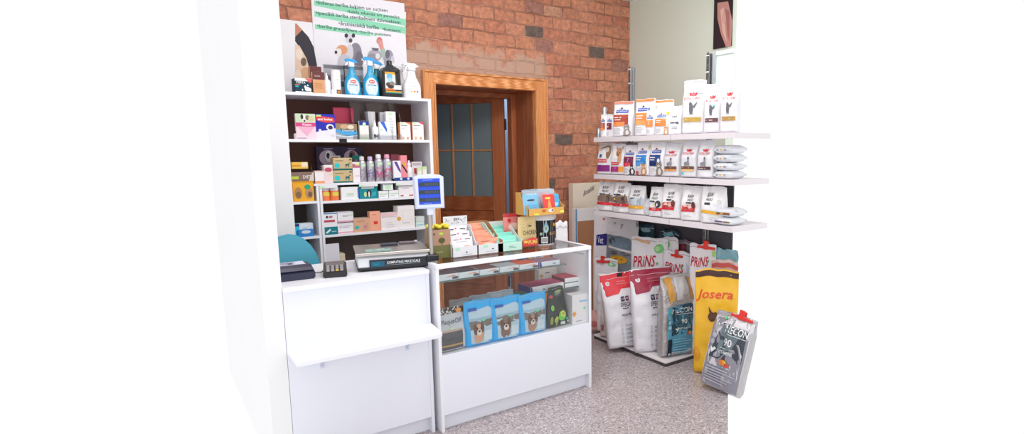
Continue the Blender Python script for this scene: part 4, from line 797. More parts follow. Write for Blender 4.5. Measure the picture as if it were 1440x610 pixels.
# ================================================================== on top of the display case
TG = .9235
def carton_tray(name, label, b, y, z, d, H, hf, outc, inc, rot=0, items=(), group=None, back=1.0, cat='display carton', hd=None):
    """open display carton: low front, side walls rising to a tall back"""
    p, w, h = spot(b, 'y', y, rot, z); t = thing(name, label, cat, p, rot, group); h = H; f = hf; T_ = .0025
    mb = MB(); mb.box(-w/2, w/2, 0, T_, 0, f, outc); mb.box(-w/2+T_, w/2-T_, T_, T_+.0005, .002, f, inc)
    art(mb, lambda u, v, o: (-w/2+u*w, -o, v*f), items, 'p', .0005, 1); mb.build('front_wall', t)
    for s in (-1, 1):
        out = [(0, 0), (d, 0), (d, h), (d*.72, h), (d*.16, f*1.35), (0, f*1.3)]
        for x0, x1, c in ((w/2-T_/2, w/2, outc), (w/2-T_, w/2-T_/2, inc)):
            mb = MB() if c == outc else mb
            a_, b_ = (x0, x1) if s > 0 else (-x1, -x0)
            k = len(mb.v); mb.prism(out, a_, b_, c); mb.v[k:] = [(yy, xx, zz) for xx, yy, zz in mb.v[k:]]
        mb.f = [g[::-1] for g in mb.f]; mb.build('side_wall', t)
    mb = MB(); mb.box(-w/2+T_, w/2-T_, d-T_, d, 0, h*back, inc)
    if hd: art(mb, lambda u, v, o: (-w/2+u*w, d-T_-o, v*h*back), hd, 'p', .0005, 1)
    mb.build('back_wall', t)
    mb = MB(); mb.box(-w/2+T_, w/2-T_, T_, d-T_, 0, T_, inc); mb.build('carton_floor', t)
    return p, w
def in_frame(p, rot, lx, ly, lz=0): return (p.x+math.cos(rot)*lx-math.sin(rot)*ly, p.y+math.sin(rot)*lx+math.cos(rot)*ly, p.z+lz)
def sachet(name, label, p, rot, lx, ly, lz, w, h, body, items, group, lean=-18, seed=1, d=.016, wr=.003, cat='sachet'):
    mb = MB(); F = bag_mesh(mb, w, h, d, body, seed, wr=wr, pe=2.5, topd=.1, shoulder=.3)
    art(mb, F, items, 'g', .0008, 4); return tag(mb.build(name, None, in_frame(p, rot, lx, ly, lz), (R(lean), 0, rot)), label, cat, group)
# green and brown box of yellow-topped treats
t0 = spot((607, 322, 635, 361), 'y', 3.03, R(-4), TG)
o_ = carton('treat_box', 'brown and olive box with a tree print, crowned by yellow packs', 'box', (607, 323, 634.5, 361.5), 'y', 3.03, TG, R(-4), d=.10, body='C0947C', side='A88A6A', top='7A6A40', flap=False, items=[('r', 0, 0, 1, .45, '7C7A48'), ('e', .55, .62, .17, .1, '5F6238'), ('r', .53, .46, .57, .6, '5F6238'), ('l', .25, .18, .75, .26, 1, 'A9A67C'), ('r', .44, .82, .62, .9, 'B8E84A'), ('e', .18, .86, .05, .03, '6A5A48')])
p, w, h = t0
for k in range(6):
    rr = random.Random(k); lx = -w*.38+w*.76*(k % 3)/2; ly = .028+.045*(k//3)
    mb = MB(); b0 = bmesh.new(); bmesh.ops.create_icosphere(b0, subdivisions=2, radius=1)
    for v in b0.verts: n_ = 1+.28*noise.noise(v.co*2.2+Vector((k, 0, 0))); v.co = Vector((v.co.x*.017*n_, v.co.y*.017*n_, v.co.z*.013*n_))
    mb.bm(b0, ('F0DC3A', 'g'), True)
    tag(mb.build('yellow_treat_pack', None, in_frame(p, R(-4), lx, ly, h*.985+.012)), ['front left', 'front middle', 'front right', 'back left', 'back middle', 'back right'][k]+' one of six crinkled yellow packs crowning the olive box', 'pack', 'yellow packs on the olive box')
# white display carton of treat pouches
dots = [('e', random.Random(i*7).uniform(.05, .95), random.Random(i*13+1).uniform(.8, .97), .012, .012, '5A5A62') for i in range(26)]
p, w = carton_tray('display_carton', 'white display carton with dotted header beside the olive box', (637, 309, 672, 358), 3.00, TG, .12, .165, .055, 'EEEFF4', 'E6E6EA', 0, [('e', .2, .8, .1, .16, 'B8EEC4'), ('e', .55, .4, .04, .07, '6A6A74'), ('l', .4, .1, .9, .25, 1, 'C4C4CE')], 'display cartons on the glass top', 1.32, hd=[T('yes', .42, .86, .66, .95, '5A5A60')]+dots)
for k in range(3):
    sachet('treat_pouch', ['white treat pouch with peach blot, front of the white carton', 'white treat pouch in the middle of the white carton', 'white treat pouch at the back of the white carton'][k], p, 0, 0, .012+.026*k, .004, w*.86, .105+.03*k, ('F2EEF0', 'g'), [('e', .68, .4, .2, .14, 'F2B8A8'), ('e', .6, .33, .06, .05, 'D87A70'), ('e', .45, .9, .05, .03, 'E86A88'), ('l', .2, .7, .8, .8, 1, 'C8C8D4'), ('r', .1, .86, .35, .89, '3A3A42'), ('r', .65, .86, .9, .89, '3A3A42')], 'white pouches in the dotted carton', -14, k)
p, w = carton_tray('display_carton', 'white and brown display carton of orange sachets', (673, 306, 708, 357), 3.00, TG, .24, .165, .055, 'E9EBF0', 'C29468', 0, [('e', .3, .78, .1, .16, 'B8EEC4'), ('e', .58, .45, .04, .07, '5A5A64'), ('l', .3, .15, .9, .28, 1, 'C4C4CE')], 'display cartons on the glass top')
for k in range(7):
    rr = random.Random(k+40)
    sachet('treat_sachet', ['orange sachet at the very front of the brown carton', 'orange sachet second from the front of the brown carton', 'orange sachet third from the front of the brown carton', 'orange sachet in the middle of the brown carton', 'orange sachet third from the back of the brown carton', 'orange sachet second from the back of the brown carton', 'orange sachet at the very back of the brown carton'][k], p, 0, rr.uniform(-.004, .004), .014+.028*k, .004, w*.82, .085+.012*k, (['F2A084', 'EE9474', 'F4A88C'][k % 3], 'g'), [('e', .5, .5, .28, .18, 'F6D0C0'), ('e', .55, .45, .12, .1, 'D8705A'), ('l', .2, .75, .8, .85, 1, 'C86A5A')], 'orange sachets in the brown carton', -16, k+5, wr=.005)
p, w = carton_tray('display_carton', 'mint green display carton with a white sloping side', (701, 310, 735, 353), 3.00, TG, .22, .155, .05, 'C8F0E2', 'E6EFEA', 0, [('l', .45, .3, .75, .6, 2, '6AA898')], 'display cartons on the glass top')
for k in range(4):
    sachet('mint_sachet', ['mint green sachet at the front of the mint carton', 'mint green sachet second in the mint carton', 'mint green sachet third in the mint carton', 'mint green sachet at the back of the mint carton'][k], p, 0, 0, .02+.045*k, .004, w*.82, .085+.016*k, ('8CE4D0', 'g'), [('r', .1, .6, .9, .66, 'C8F4EA')], 'mint sachets in the mint carton', -14, k+15)
bag('treat_pouch', 'red and pink pouch behind the beige chicken pouch', 'pouch', (710, 300, 736, 352), 'y', 3.13, TG, 0, .03, ('E88A84', 'g'), [('r', 0, .9, 1, 1, 'C83A40'), ('e', .5, .6, .3, .12, 'F0C8C0'), ('e', .3, .8, .1, .05, 'C83A40')], hmax=.22, pe=2.5)
sp_ = [('e', random.Random(i).uniform(.05, .95), random.Random(i+99).uniform(.55, .97), .012, .008, '9A7A4A') for i in range(40)]
bag('treat_pouch', 'beige pouch lettered CHICKEN with a red lower band', 'pouch', (731, 304.5, 756.5, 351), 'y', 3.04, TG, 0, .035, ('E6CE94', 'g'), sp_+[T('CHICKEN', .12, .42, .88, .56, '3A2E24', .04), ('e', .55, .7, .1, .03, '6A5030'), ('p', [(0, .04), (1, .04), (1, .28), (.6, .33), (0, .22)], 'E0483E'), T('PURE', .4, .12, .9, .24, 'F6E06A'), ('e', .25, .2, .12, .04, 'F4C84A')], pe=2.6, shoulder=.4, wr=.003)
# bucket
t0 = spot((755.5, 301, 789.5, 344), 'y', 3.02, 0, TG); p, w, h = t0; r = w/2; p = Vector((p.x, p.y+r, p.z))
bk = thing('feed_bucket', 'black labelled tub with a clear lid under the yellow carton', 'bucket', p)
mb = MB(); mb.lathe([(r*.9, 0), (r*.93, .004), (r*1.0, h*.86), (r*1.0, h*.9)], ('DADCE0', 's'), seg=32)
def PB(u, v, o): a_ = (u-.5)*2.9; q = r*(.93+.07*v)+o; return (math.sin(a_)*q, -math.cos(a_)*q, h*(.03+.83*v))
art(mb, PB, [('r', 0, .02, 1, .93, '18171B'), ('e', .42, .62, .075, .18, '8FB4C0'), ('p', [(.355, .66), (.485, .66), (.42, .95)], '8FB4C0'), ('e', .42, .6, .05, .12, 'BFD6D8'), ('e', .42, .62, .02, .08, '7A8A60'), T('Mugi', .62, .62, .92, .82, 'F0B430', .06), T('BLACK OIL', .52, .36, .9, .48, 'C89A6A'), ('l', .66, .2, .9, .3, 2, 'B8B4B0'), ('r', .3, .06, .47, .3, 'F0F0F2')]+[('r', .31+.017*i, .1, .318+.017*i, .27, '2A2A2A') for i in range(9)]+[('e', .3, .42, .035, .06, 'A8C0B0')], 'p', .0008, 10)
mb.build('tub', bk)
mb = MB(); mb.lathe([(r*1.04, h*.86), (r*1.05, h*.87), (r*1.05, h*.985), (r*.98, h)], ('D3D0D0', 's'), seg=32); mb.build('lid', bk)
pz = p.z+h+.001
p, w = carton_tray('display_carton', 'golden-brown display carton of blue pet pouches on top of the black tub', (744, 262, 794, 300), 2.985, pz, .15, .135, .042, 'DDAA5A', 'D8A860', 0, [('e', .42, .6, .06, .22, 'C8682A'), ('e', .62, .6, .08, .26, 'E9E4E6'), ('e', .66, .62, .03, .12, '6A4A40'), ('r', .15, .05, .28, .3, 'E8E45A'), ('r', .88, .2, .99, .5, 'E8F05A')], 'display cartons on the glass top')
for (lx, ly, ww, hh, c_, ar, lb, cc) in (
    (-.35, .02, .42, .125, '7FB8D8', [('r', .1, .1, .9, .5, '58B4E4'), ('e', .5, .72, .25, .04, '2A3040'), ('l', .2, .3, .8, .5, 2, 'D86A7A')], 'blue grey pouch at the front left of the golden carton', 0),
    (.16, .022, .34, .12, 'E0483E', [('p', [(.3, .3), (.7, .2), (.5, .8)], 'F0A05A'), ('r', .2, .75, .6, .85, 'F0D85A')], 'red pouch in the golden carton', 0),
    (-.22, .055, .5, .145, 'A9B4C0', [('l', .2, .5, .8, .9, 4, 'D8E0E8'), ('l', .2, .1, .8, .4, 3, 'C87A8A')], 'speckled grey pouch in the second row of the golden carton', 0),
    (.2, .06, .48, .15, 'B8BEC8', [('l', .1, .6, .9, .9, 3, 'E0A8B4')], 'grey and pink pouch behind the red one in the golden carton', 0),
    (.36, .03, .24, .12, '4FB0D8', [('r', .2, .1, .9, .9, '48A4D4'), ('e', .5, .5, .3, .15, '9FD4EC')], 'narrow sky-blue pouch at the right of the golden carton', 0),
    (-.1, .095, .6, .15, '9AA8B4', [('l', .1, .6, .9, .9, 3, 'D8DCE4')], 'grey pouch at the back left of the golden carton', 0),
    (.2, .10, .5, .15, 'A8B0BC', [('l', .1, .6, .9, .9, 3, 'D8DCE4')], 'grey pouch at the back right of the golden carton', 0)):
    sachet('pet_pouch', lb, p, 0, lx*w, ly, .004, ww*w, hh, (c_, 'g'), ar, 'pouches in the golden carton', -8, ly*100+lx, cat='pouch')
bag('white_sack', 'white paper bag standing behind the case beside the tub', 'bag', (788, 317, 804, 340), 'y', 3.30, .0, 0, .1, ('EDEDF2', 'g'))
o_ = bpy.data.objects[-1] if False else None

# ================================================================== inside the display case
z = .8225
for k, (x0, x1) in enumerate(((615, 645.5), (646, 674.5), (675.5, 702.5), (703.5, 730), (731, 757.5))):
    ya = 397-(k*.62+.1)*0; yb_ = 397.2-(x0-615)*.128
    carton('flat_box', ['flat white box on the upper glass shelf, first from the left', 'flat white box on the upper glass shelf, second from the left', 'flat white box in the middle of the upper glass shelf row', 'flat white box on the upper glass shelf, beside a blue and a pink pack', 'flat white box on the upper glass shelf under a patterned pack'][k], 'box', (x0, yb_-12, x1, yb_), 'y', 2.893, z, 0, d=.13, body='DCE6EC', top=['5A4A52', '4A424C', '6A4A48', '9AA0A8', 'B85A44'][k], flap=False,
           items=[('p', [(.3, .5), (.75, .8), (.95, .5), (.7, .6)], 'E8A07A'), ('r', .7, .15, .97, .5, '5A6270')], group='flat boxes on the upper glass shelf')
def smooth_blob(name, label, cat, p, sx, sy, sz, col, group=None, seed=0):
    b0 = bmesh.new(); bmesh.ops.create_icosphere(b0, subdivisions=3, radius=1)
    for v in b0.verts:
        n_ = 1+.25*noise.noise(v.co*1.8+Vector((seed, 0, 0))); v.co = Vector((v.co.x*sx*n_, v.co.y*sy*n_, max(-1, v.co.z*n_)*sz))
    mb = MB(); mb.bm(b0, col, True); return tag(mb.build(name, None, p), label, cat, group)
def bx_at(name, label, b, y, z, d, **k): return carton(name, label, 'box', b, 'y', y, z, 0, d=d, flap=False, **k)
bx_at('flat_box', 'white box with violet end on the right part of the upper glass shelf', (759, 366.5, 787.5, 377.5), 2.893, z, .12, body='DDE6F0', top='8A6A7A', side='5A4A9A', items=[('p', [(0, 0), (.12, 0), (.08, 1), (0, 1)], '5A50A8'), ('r', .65, .3, .8, .5, '8A8EA0')])
def rollb(label, px, y, r_, h_, c_):
    p = ony(px, 372, y); mb = MB(); mb.lathe([(r_*.9, 0), (r_, .003), (r_, h_*.9), (r_*.7, h_)], c_, seg=14); tag(mb.build('small_tub', None, (p.x, p.y, z)), label, 'tub', 'little tubs at the back of the upper shelf')
rollb('small blue tub behind the fourth flat box', 711, 3.05, .016, .045, ('3A9AC8', 's')); rollb('small pink tub between two blue ones', 722, 3.05, .017, .042, ('F06AA8', 's')); rollb('small blue tub right of the pink one', 737, 3.05, .014, .042, ('2A8AC8', 's')); rollb('small yellow tub behind the fifth flat box', 745, 3.07, .014, .05, ('E0B85A', 's'))
bx_at('upright_box', 'white upright box at the back of the upper glass shelf', (751, 357, 765, 370), 3.09, z, .03, body='E6E2E6', items=[('l', .2, .3, .8, .7, 2, 'A89AA8')])
z = .6505
bx_at('upright_box', 'cream box with small animal pictures standing at the back of the lower glass shelf', (758, 378, 783, 400), 3.15, z, .05, body='DCD8D4', items=[('e', .15, .55, .1, .12, 'C8A070'), ('e', .15, .25, .1, .12, 'C88A50'), ('r', .35, .7, .6, .78, '6A7080')])
bx_at('flat_box', 'violet and white box at the left end of the lower glass shelf', (747, 400, 793.5, 414), 2.957, z, .15, body='EDEFF4', side='4A3A8A', top='A8446A', items=[('r', .36, .3, .42, .5, '6A6A7A'), ('p', [(0, 0), (.08, 0), (.03, 1), (0, 1)], '5A4A9A')])
q = spot((794, 397.5, 814.5, 404), 'y', 2.957, 0, z)
bx_at('flat_box', 'white flat box with wine-red end, bottom of two on the lower glass shelf', (794.5, 397.5, 814, 404.5), 2.957, z, .15, body='ECEEF2', side='6A2A4A', group='flat box pair')
bx_at('flat_box', 'white flat box with wine-red end, top of two on the lower glass shelf', (794.5, 390, 814, 397), 2.957, z+q[2]*1.25, .15, body='ECEEF2', side='8A2A4A', top='A83A50', group='flat box pair')
bag('treat_bag', 'olive treat bag with mint stripe lying behind the blue pouches', 'bag', (712, 396, 760, 420), 'y', 3.14, .4305, 0, .06, ('8C8A58', 'g'), hmax=.205, items=[('r', .05, .84, .95, .92, '6AC0A0')], pe=2.4, shoulder=.5, seed=3)
# pouches standing in the bottom
z = .4305
bag('powder_pouch', 'grey and silver pouch lettered Plaque Off with a kibble window', 'pouch', (619, 434, 659, 495), 'y', 2.875, z, R(3), .07, ('CFD2D8', 'g'), [('r', 0, .02, .84, .48, '5A585E'), ('r', 0, .13, .84, .17, 'B8935A'), ('r', 0, .46, .84, .5, 'C4AA94'), ('r', 0, .86, 1, 1, '4A3E40')]+[('e', random.Random(i).uniform(.05, .8), random.Random(i+50).uniform(.87, .99), .025, .018, 'D9D4D0') for i in range(26)]+[('e', .75, .92, .1, .05, 'E0923A'), T('PlaqueOff', .08, .62, .82, .76, '5A6270'), ('e', .42, .55, .05, .02, 'BDEBB0')], wr=.003, pe=3, shoulder=.35, seed=2)
def bluep(b, lb, y, dogc):
    bag('chew_pouch', lb, 'pouch', b, 'y', y, z, R(2), .055, ('2AB2F8', 'g'), [('p', [(.14, .08), (.9, .04), (.94, .78), (.82, .84), (.12, .76)], 'BCD6E6'), ('p', [(.14, .38), (.92, .42), (.93, .6), (.13, .56)], '7A706C'), ('r', .14, .56, .93, .62, '9FBCD0'), ('e', .42, .35, .18, .14, dogc), ('e', .4, .22, .16, .16, dogc), ('e', .3, .38, .07, .12, '6A4A3E'), ('e', .54, .4, .06, .11, '6A4A3E'), ('e', .42, .31, .09, .07, 'E8DCD2'), ('e', .42, .335, .04, .025, '2A2224'), ('e', .36, .4, .022, .02, '2A2224'), ('e', .48, .4, .022, .02, '2A2224'), ('p', [(.56, .1), (.86, .1), (.88, .32), (.6, .34)], 'D3E4EE'), ('r', .12, .78, .4, .84, '2A5AB8'), ('e', .6, .56, .08, .02, '6AE0A0')], group='blue chew pouches in the case', pe=2.8, shoulder=.4, wr=.004, topw=1.04)
bluep((658, 423, 697, 490), 'blue pouch with a tan puppy picture, leftmost blue one in the case', 2.872, 'D9A98C')
bluep((695.5, 418, 735, 483), 'blue pouch with a dark-faced dog picture in the middle of the case', 2.872, '8A6A5A')
bluep((734, 413, 771, 471), 'blue pouch with a small dog picture right beside the black pouch', 2.872, 'B88A70')
bag('treat_pouch', 'black glossy pouch with lime green fruit prints', 'pouch', (770, 404, 803, 460), 'y', 2.895, z, R(6), .06, ('15201C', 'g'), [('e', .5, .84, .3, .09, '3A443E'), ('e', .6, .88, .2, .03, 'A8B04A'), T('BM', .38, .8, .72, .9, '8AA08A'), ('e', .12, .78, .1, .04, 'C8404A'), ('e', .2, .5, .07, .07, '7AC83A'), ('e', .64, .26, .17, .12, '6AC838'), ('e', .7, .31, .11, .08, 'D8D84A'), ('e', .7, .31, .06, .04, '9AA83A'), ('e', .36, .2, .1, .09, 'B8C83A'), ('r', .32, .06, .4, .2, '9AB03A'), ('e', .15, .2, .06, .1, '8A9A30'), ('r', .55, .05, .75, .12, 'D8E0D8'), ('r', .8, .16, .95, .2, '48C8A8'), ('r', .84, .08, .96, .13, 'D8E0D8')], topw=.62, wr=.006, pe=3, shoulder=.3, topd=.2)
carton('medicine_carton', 'white carton with an orange diamond at the right end of the case', 'box', (805, 414, 828.5, 455.5), 'y', 2.872, z, R(-4), d=.08, body='F3EFF4', side='E0DDE4', items=[('p', [(-.0, .36), (.12, .46), (.26, .36), (.12, .24)], 'F2A24A'), ('r', .42, .74, .96, .8, '9AC4EA'), ('e', .72, .52, .08, .05, '8AE4B0'), ('l', .2, .06, .7, .14, 1, 'B0A8B0')])
carton('small_carton', 'white box with orange stripe behind the grey and silver pouch', 'box', (618, 424, 636, 450), 'y', 2.97, z, 0, d=.08, body='EFEDEE', top='F4F0EE', items=[('p', [(0, .6), (1, .8), (1, .9), (0, .75)], 'E8925A')], hmax=.19)
CP = 'translucent packs behind the blue pouches'
for k, (b, lb) in enumerate((((636, 412, 668, 440), 'crinkled clear pack behind the leftmost blue pouch'), ((664, 410, 694, 440), 'crinkled pale pack behind the first and second blue pouches'), ((690, 408, 726, 440), 'white crinkled pack behind the middle blue pouch'))):
    bag('clear_pack', lb, 'pack', b, 'y', 3.00+.02*k, z, 0, .06, (['B9B4B4', 'C4D4DE', 'E0E6EE'][k], 'g'), [('r', .1, .75, .6, .85, ['9A7A60', 'E6EEF2', 'C8DCEC'][k])], group=CP, pe=2.4, shoulder=.6, wr=.010, hmax=.245, seed=k*3.3)
# ================================================================== gondola: feed bags
SH = {1: ZG[0]+.0005, 2: ZG[1]+.0005, 3: ZG[2]+.0005}
def gb(lb, b, sh, x=2.875, rot=-78, d=.07, body=('F0EFF3', 'g'), items=(), group=None, name='feed_bag', **k):
    hm = {1: None, 2: .245, 3: .235}[sh]
    return bag(name, lb, 'bag', b, 'x', x, SH[sh], R(rot), d, body, items, group, hmax=k.pop('hmax', hm), **k)
def hill(panel, pet=None, big=True, pill='2A50B0', pv=.48, extra=()):
    L = [('e', .42, .8, .05, .025, '8A2A38'), T("Hill's", .3, .765, .58, .8, '3A4A6A'), ('r', .16, .67, .78, .75, pill), T('PRESCRIPTION DIET', .2, .69, .74, .73, 'EAF0FA')]
    L += [('r', .03, .34, .8, .62, panel[0])]+([('r', .03, .3, .62, .42, panel[1])] if len(panel) > 1 else [])+[('l', .1, .45, .6, .58, 2, 'F6E8E0'), ('l', .1, .08, .55, .26, 4, 'C4C2CA')]
    if pet: L += sit(pet[0], .02, pet[1], pet[2], pet[3], pet[4], pet[5])
    return L+list(extra)
HG = 'prescription feed bags, top shelf'
seal = lambda c: [('r', .02, .93, .98, .99, c)]
gb('smallest slim bag at the left end of the top shelf with brown and orange panel', (844, 160.5, 852.5, 191.5), 1, 2.862, -70, .03, items=hill(('B0503E', 'F08A3C')), group=HG)
gb('small bag with a maroon panel second from the left on the top shelf', (851.5, 160.5, 862.5, 191.5), 1, 2.89, -70, .03, items=hill(('7A2A44',), extra=[('r', .2, .42, .4, .5, 'F0A83A')]), group=HG)
gb('large bag with a rust-brown panel and grey cat on the top shelf', (861, 142, 889, 191.5), 1, 2.885, -66, .07, items=hill(('B04A3A', 'F09050'), (.75, .32, .8, '9A9090', 'E9E2E0', 1))+seal('F09078'), group=HG)
gb('large white bag with an orange top edge and orange panel', (891.5, 138.5, 918.5, 190.5), 1, 2.90, -66, .07, items=hill(('F2904A', 'F6A860'), extra=[('e', .85, .42, .08, .04, 'F8D070')])+seal('F09048'), group=HG)
gb('white bag with an orange edge at the back, behind two small orange bags', (918, 140, 945, 189), 1, 3.02, -66, .06, items=[('r', .02, .93, .98, .98, 'F09048'), ('r', .08, .6, .9, .88, 'FAF6F6'), ('r', .05, .57, .95, .585, 'F0A890')], group=HG)
gb('small orange-panel bag in front, left one of two', (907.5, 155, 920.5, 190.5), 1, 2.865, -66, .04, items=hill(('F2904A',)), group=HG)
gb('small orange-panel bag in front with a tan cat, right one of two', (920, 152, 940.5, 190.5), 1, 2.865, -66, .05, items=hill(('F28A44',), (.82, .32, .7, 'D8A070', 'F0E0D0', 1), extra=[('e', .9, .82, .14, .05, 'E8C84A')]), group=HG)
def sl(c): return [T('cat', .3, .6, .7, .68, '5A5A68'), ('e', .35, .42, .2, .02, '4A4A58'), ('p', [(.5, .42), (.85, .36), (.8, .46)], '5A5A68'), ('l', .3, .2, .75, .3, 2, 'A8A8B4')]
gb('rounded white bag with grey script between orange and silver bags', (938.5, 149, 957.5, 190), 1, 2.885, -70, .06, items=sl(0), wr=.006)
def rc(band, band2=None, pet='cat', crown=.7, cy=None):
    L = [('p', [(.36, crown), (.64, crown), (.7, crown+.07), (.58, crown+.035), (.5, crown+.085), (.42, crown+.035), (.3, crown+.07)], 'D03440'), T('ROYAL CANIN', .12, crown-.065, .84, crown-.02, 'D03440'), ('r', .12, crown-.085, .84, crown-.08, 'D86A70')]
    if pet == 'cat': L += [('e', .45, .47, .09, .1, '6A6870'), ('e', .42, .55, .06, .04, '6A6870'), ('p', [(.5, .5), (.75, .6), (.6, .48)], '6A6870'), ('r', .4, .36, .43, .45, '6A6870'), ('r', .5, .36, .53, .45, '6A6870')]
    else: L += [('e', .52, .52, .06, .045, '6A6870'), ('p', [(.48, .5), (.56, .5), (.6, .36), (.4, .36)], '9A98A0'), ('e', .4, .38, .14, .05, '8A8890'), ('r', .52, .25, .56, .38, '8A8890'), ('r', .3, .25, .34, .37, '8A8890'), ('p', [(.28, .4), (.3, .43), (.2, .33)], '8A8890')]
    L += [('r', .12, .23, .9, .31, band), ('l', .18, .255, .8, .285, 1, 'F0E4DC')]
    if band2: L += [('r', .12, .18, .9, .23, band2)]
    return L
RG = 'silver-white veterinary diet bags'
gb('biggest silver-white bag with folded top flap and gold band on the top shelf', (957, 112, 988.5, 188.5), 1, 2.90, -68, .10, body=('ECEBF0', 'g'), items=rc('C8A44A')+[('p', [(.45, .99), (.98, .97), (.9, .74), (.6, .76)], 'C9C8D2'), ('p', [(.3, .99), (.45, .985), (.4, .93)], 'E2E1E8')], group=RG, wr=.005, shoulder=.6)
gb('silver-white bag with a dark brown band on the top shelf', (988, 117.5, 1011.5, 188), 1, 2.90, -68, .09, body=('ECEBF0', 'g'), items=rc('6A4448')+[('e', .62, .56, .08, .02, '6AD8D0')], group=RG, wr=.004)
gb('silver-white bag with a gold band at the right end of the top shelf', (1011, 112, 1036, 188), 1, 2.90, -68, .09, body=('ECEBF0', 'g'), items=rc('B8904A'), group=RG, wr=.004)
for k, (px, c) in enumerate(((916.5, '3A3A5A'), (924, 'B86A7A'), (928, '8A5A6A'), (933.5, '9A98B0'))):
    p = onx(px, 188, 3.14); mb = MB(); p.z = SH[1]; r = .012; h = .255 if k else .26
    mb.lathe([(r*2, 0), (r*2.1, .01), (r*2.1, h*.75), (r*1.1, h*.82), (r, h*.86), (r, h)], (c, 's'), seg=14); tag(mb.build('tall_bottle', None, p), ['dark blue capped bottle behind the orange-edged bag', 'rose capped bottle behind the orange-edged bag', 'mauve capped bottle behind the orange-edged bag', 'grey capped bottle rightmost behind the orange-edged bag'][k], 'bottle', 'bottles at the back of the top shelf')
for px, y0, y1, x_, lb in ((850, 151, 190, 2.925, 'silver tube standing behind the slimmest bag'), (842, 180, 190, 2.88, 'short silver tube at the left end of the top shelf')):
    p, w, h = spot((px-2.2, y0, px+2.2, y1), 'x', x_, R(-90), SH[1]); mb = MB(); mb.lathe([(w/2, 0), (w/2, h*.96), (w*.4, h)], ('B4B6BC', 'm'), seg=14); tag(mb.build('silver_tube', None, p), lb, 'tube', 'silver tubes on the top shelf')
# --- second shelf
sp2 = lambda pan, dogc, ex=(): [('p', [(.0, .72), (.5, .8), (1, .74), (1, .97), (0, .97)], 'D8CCC4'), ('e', .78, .7, .16, .2, dogc), ('e', .72, .78, .1, .08, 'E9DCD0'), ('p', [(.1, .8), (.6, .92), (.9, .9), (.5, .84)], '8A7A70'), ('r', .2, .54, .36, .64, '4A5A8A'), ('r', .08, .38, .72, .49, 'D83A48'), T('SCIENCE PLAN', .12, .41, .68, .46, 'F8E0E0'), ('r', .0, .1, .94, .3, pan), ('l', .05, .22, .6, .27, 1, 'E8B8DC')]+list(ex)
gb('bag with a purple band and dog photo at the left end of the second shelf', (838.5, 201, 858.5, 247), 2, 2.87, -80, .07, items=sp2('8A2A80', '9A7458'))
gb('bag with a chihuahua photo and magenta band on the second shelf', (857.5, 202, 876, 247.5), 2, 2.868, -80, .07, items=[('e', .6, .72, .2, .14, 'C8946C'), ('p', [(.36, .82), (.5, .8), (.38, .94)], 'C8946C'), ('p', [(.86, .82), (.7, .8), (.86, .94)], 'C8946C'), ('e', .72, .52, .14, .16, 'CDA07C'), ('e', .52, .7, .03, .02, '2A2226'), ('e', .68, .7, .03, .02, '2A2226'), ('e', .6, .64, .05, .03, '3A2A2A'), ('r', .1, .32, .68, .41, 'D83A48'), T('SCIENCE PLAN', .14, .345, .64, .38, 'F8E0E0'), ('r', .0, .1, .68, .27, 'A8307A'), ('r', .68, .1, .98, .27, 'F0A03A'), ('l', .05, .2, .5, .25, 1, 'F0C0DC')])
gb('bag with a plum panel and a black and white puppy', (875.5, 204, 894, 248), 2, 2.87, -80, .07, items=hill(('7A2A50', 'D83E4E'), (.74, .36, .8, '2E2A30', 'E8E6EA', 0)), group='diet bags on the second shelf')
gb('bag with a bright blue panel and a ginger puppy', (892.5, 200, 912, 248.5), 2, 2.868, -80, .07, items=hill(('2F86D0', '58A0E0'), (.66, .38, .8, 'C88A5A', 'EAD4C0', 0), extra=[('e', .92, .86, .05, .06, 'D8B84A'), ('e', .2, .08, .1, .08, 'C04A50')]), group='diet bags on the second shelf')
gb('bag with a navy panel and a tabby cat', (911.5, 199, 933, 249), 2, 2.868, -80, .07, items=hill(('24488E', '16306A'), (.74, .42, .72, '8A807A', 'E0D8D0', 1), extra=[('e', .72, .46, .08, .06, 'EAF0F6')]), group='diet bags on the second shelf')
gb('slanted silver bag with a brown and orange band, first of three with dog drawings', (931.5, 200, 953.5, 249.5), 2, 2.868, -80, .08, body=('E6E5EA', 'g'), items=rc('6A4438', 'E8A050', 'dog', .68), group='dog-drawing bags')
gb('silver bag with a brown and orange band and a teal dot', (955.5, 197, 978, 251), 2, 2.868, -80, .08, body=('E6E5EA', 'g'), items=rc('6A4438', 'F0C080', 'dog', .7)+[('e', .22, .12, .08, .03, '4AC8C8')], group='dog-drawing bags')
gb('silver bag with a dark maroon band, third of three with dog drawings', (978.5, 197, 1001, 252), 2, 2.868, -80, .08, body=('E6E5EA', 'g'), items=rc('5A3038', None, 'dog', .7), group='dog-drawing bags')
def lying(lb, px0, px1, ybot, z, x, hh, seed, its=(), name='feed_pack', grp=None):
    p, w, _ = spot((px0, ybot-10, px1, ybot), 'x', x, R(-88), z); mb = MB(); b0 = bmesh.new(); bmesh.ops.create_cube(b0, size=1); bmesh.ops.subdivide_edges(b0, edges=b0.edges[:], cuts=7, use_grid_fill=True)
    for v in b0.verts:
        x_, y_, z_ = v.co; e_ = max(0, 1-(abs(x_)*2)**4)*max(0, 1-(abs(y_)*2)**4); n_ = noise.noise(Vector((x_*5+seed, y_*5, z_*3)))
        v.co = Vector((x_*w, (y_+.5)*.16+n_*.004, max(0, hh/2+z_*hh*(.25+.75*e_**.5)+(n_*.005 if z_ > 0 else 0))))
    mb.bm(b0, ('E6E8EE', 'g'), True)
    art(mb, lambda u, v, o: (-w/2+w*u, -o-.001+.012*0, hh*(.3+.4*v)), its, 'g', .003, 1)
    return tag(mb.build(name, None, p, (0, 0, R(-88))), lb, 'pack', grp)
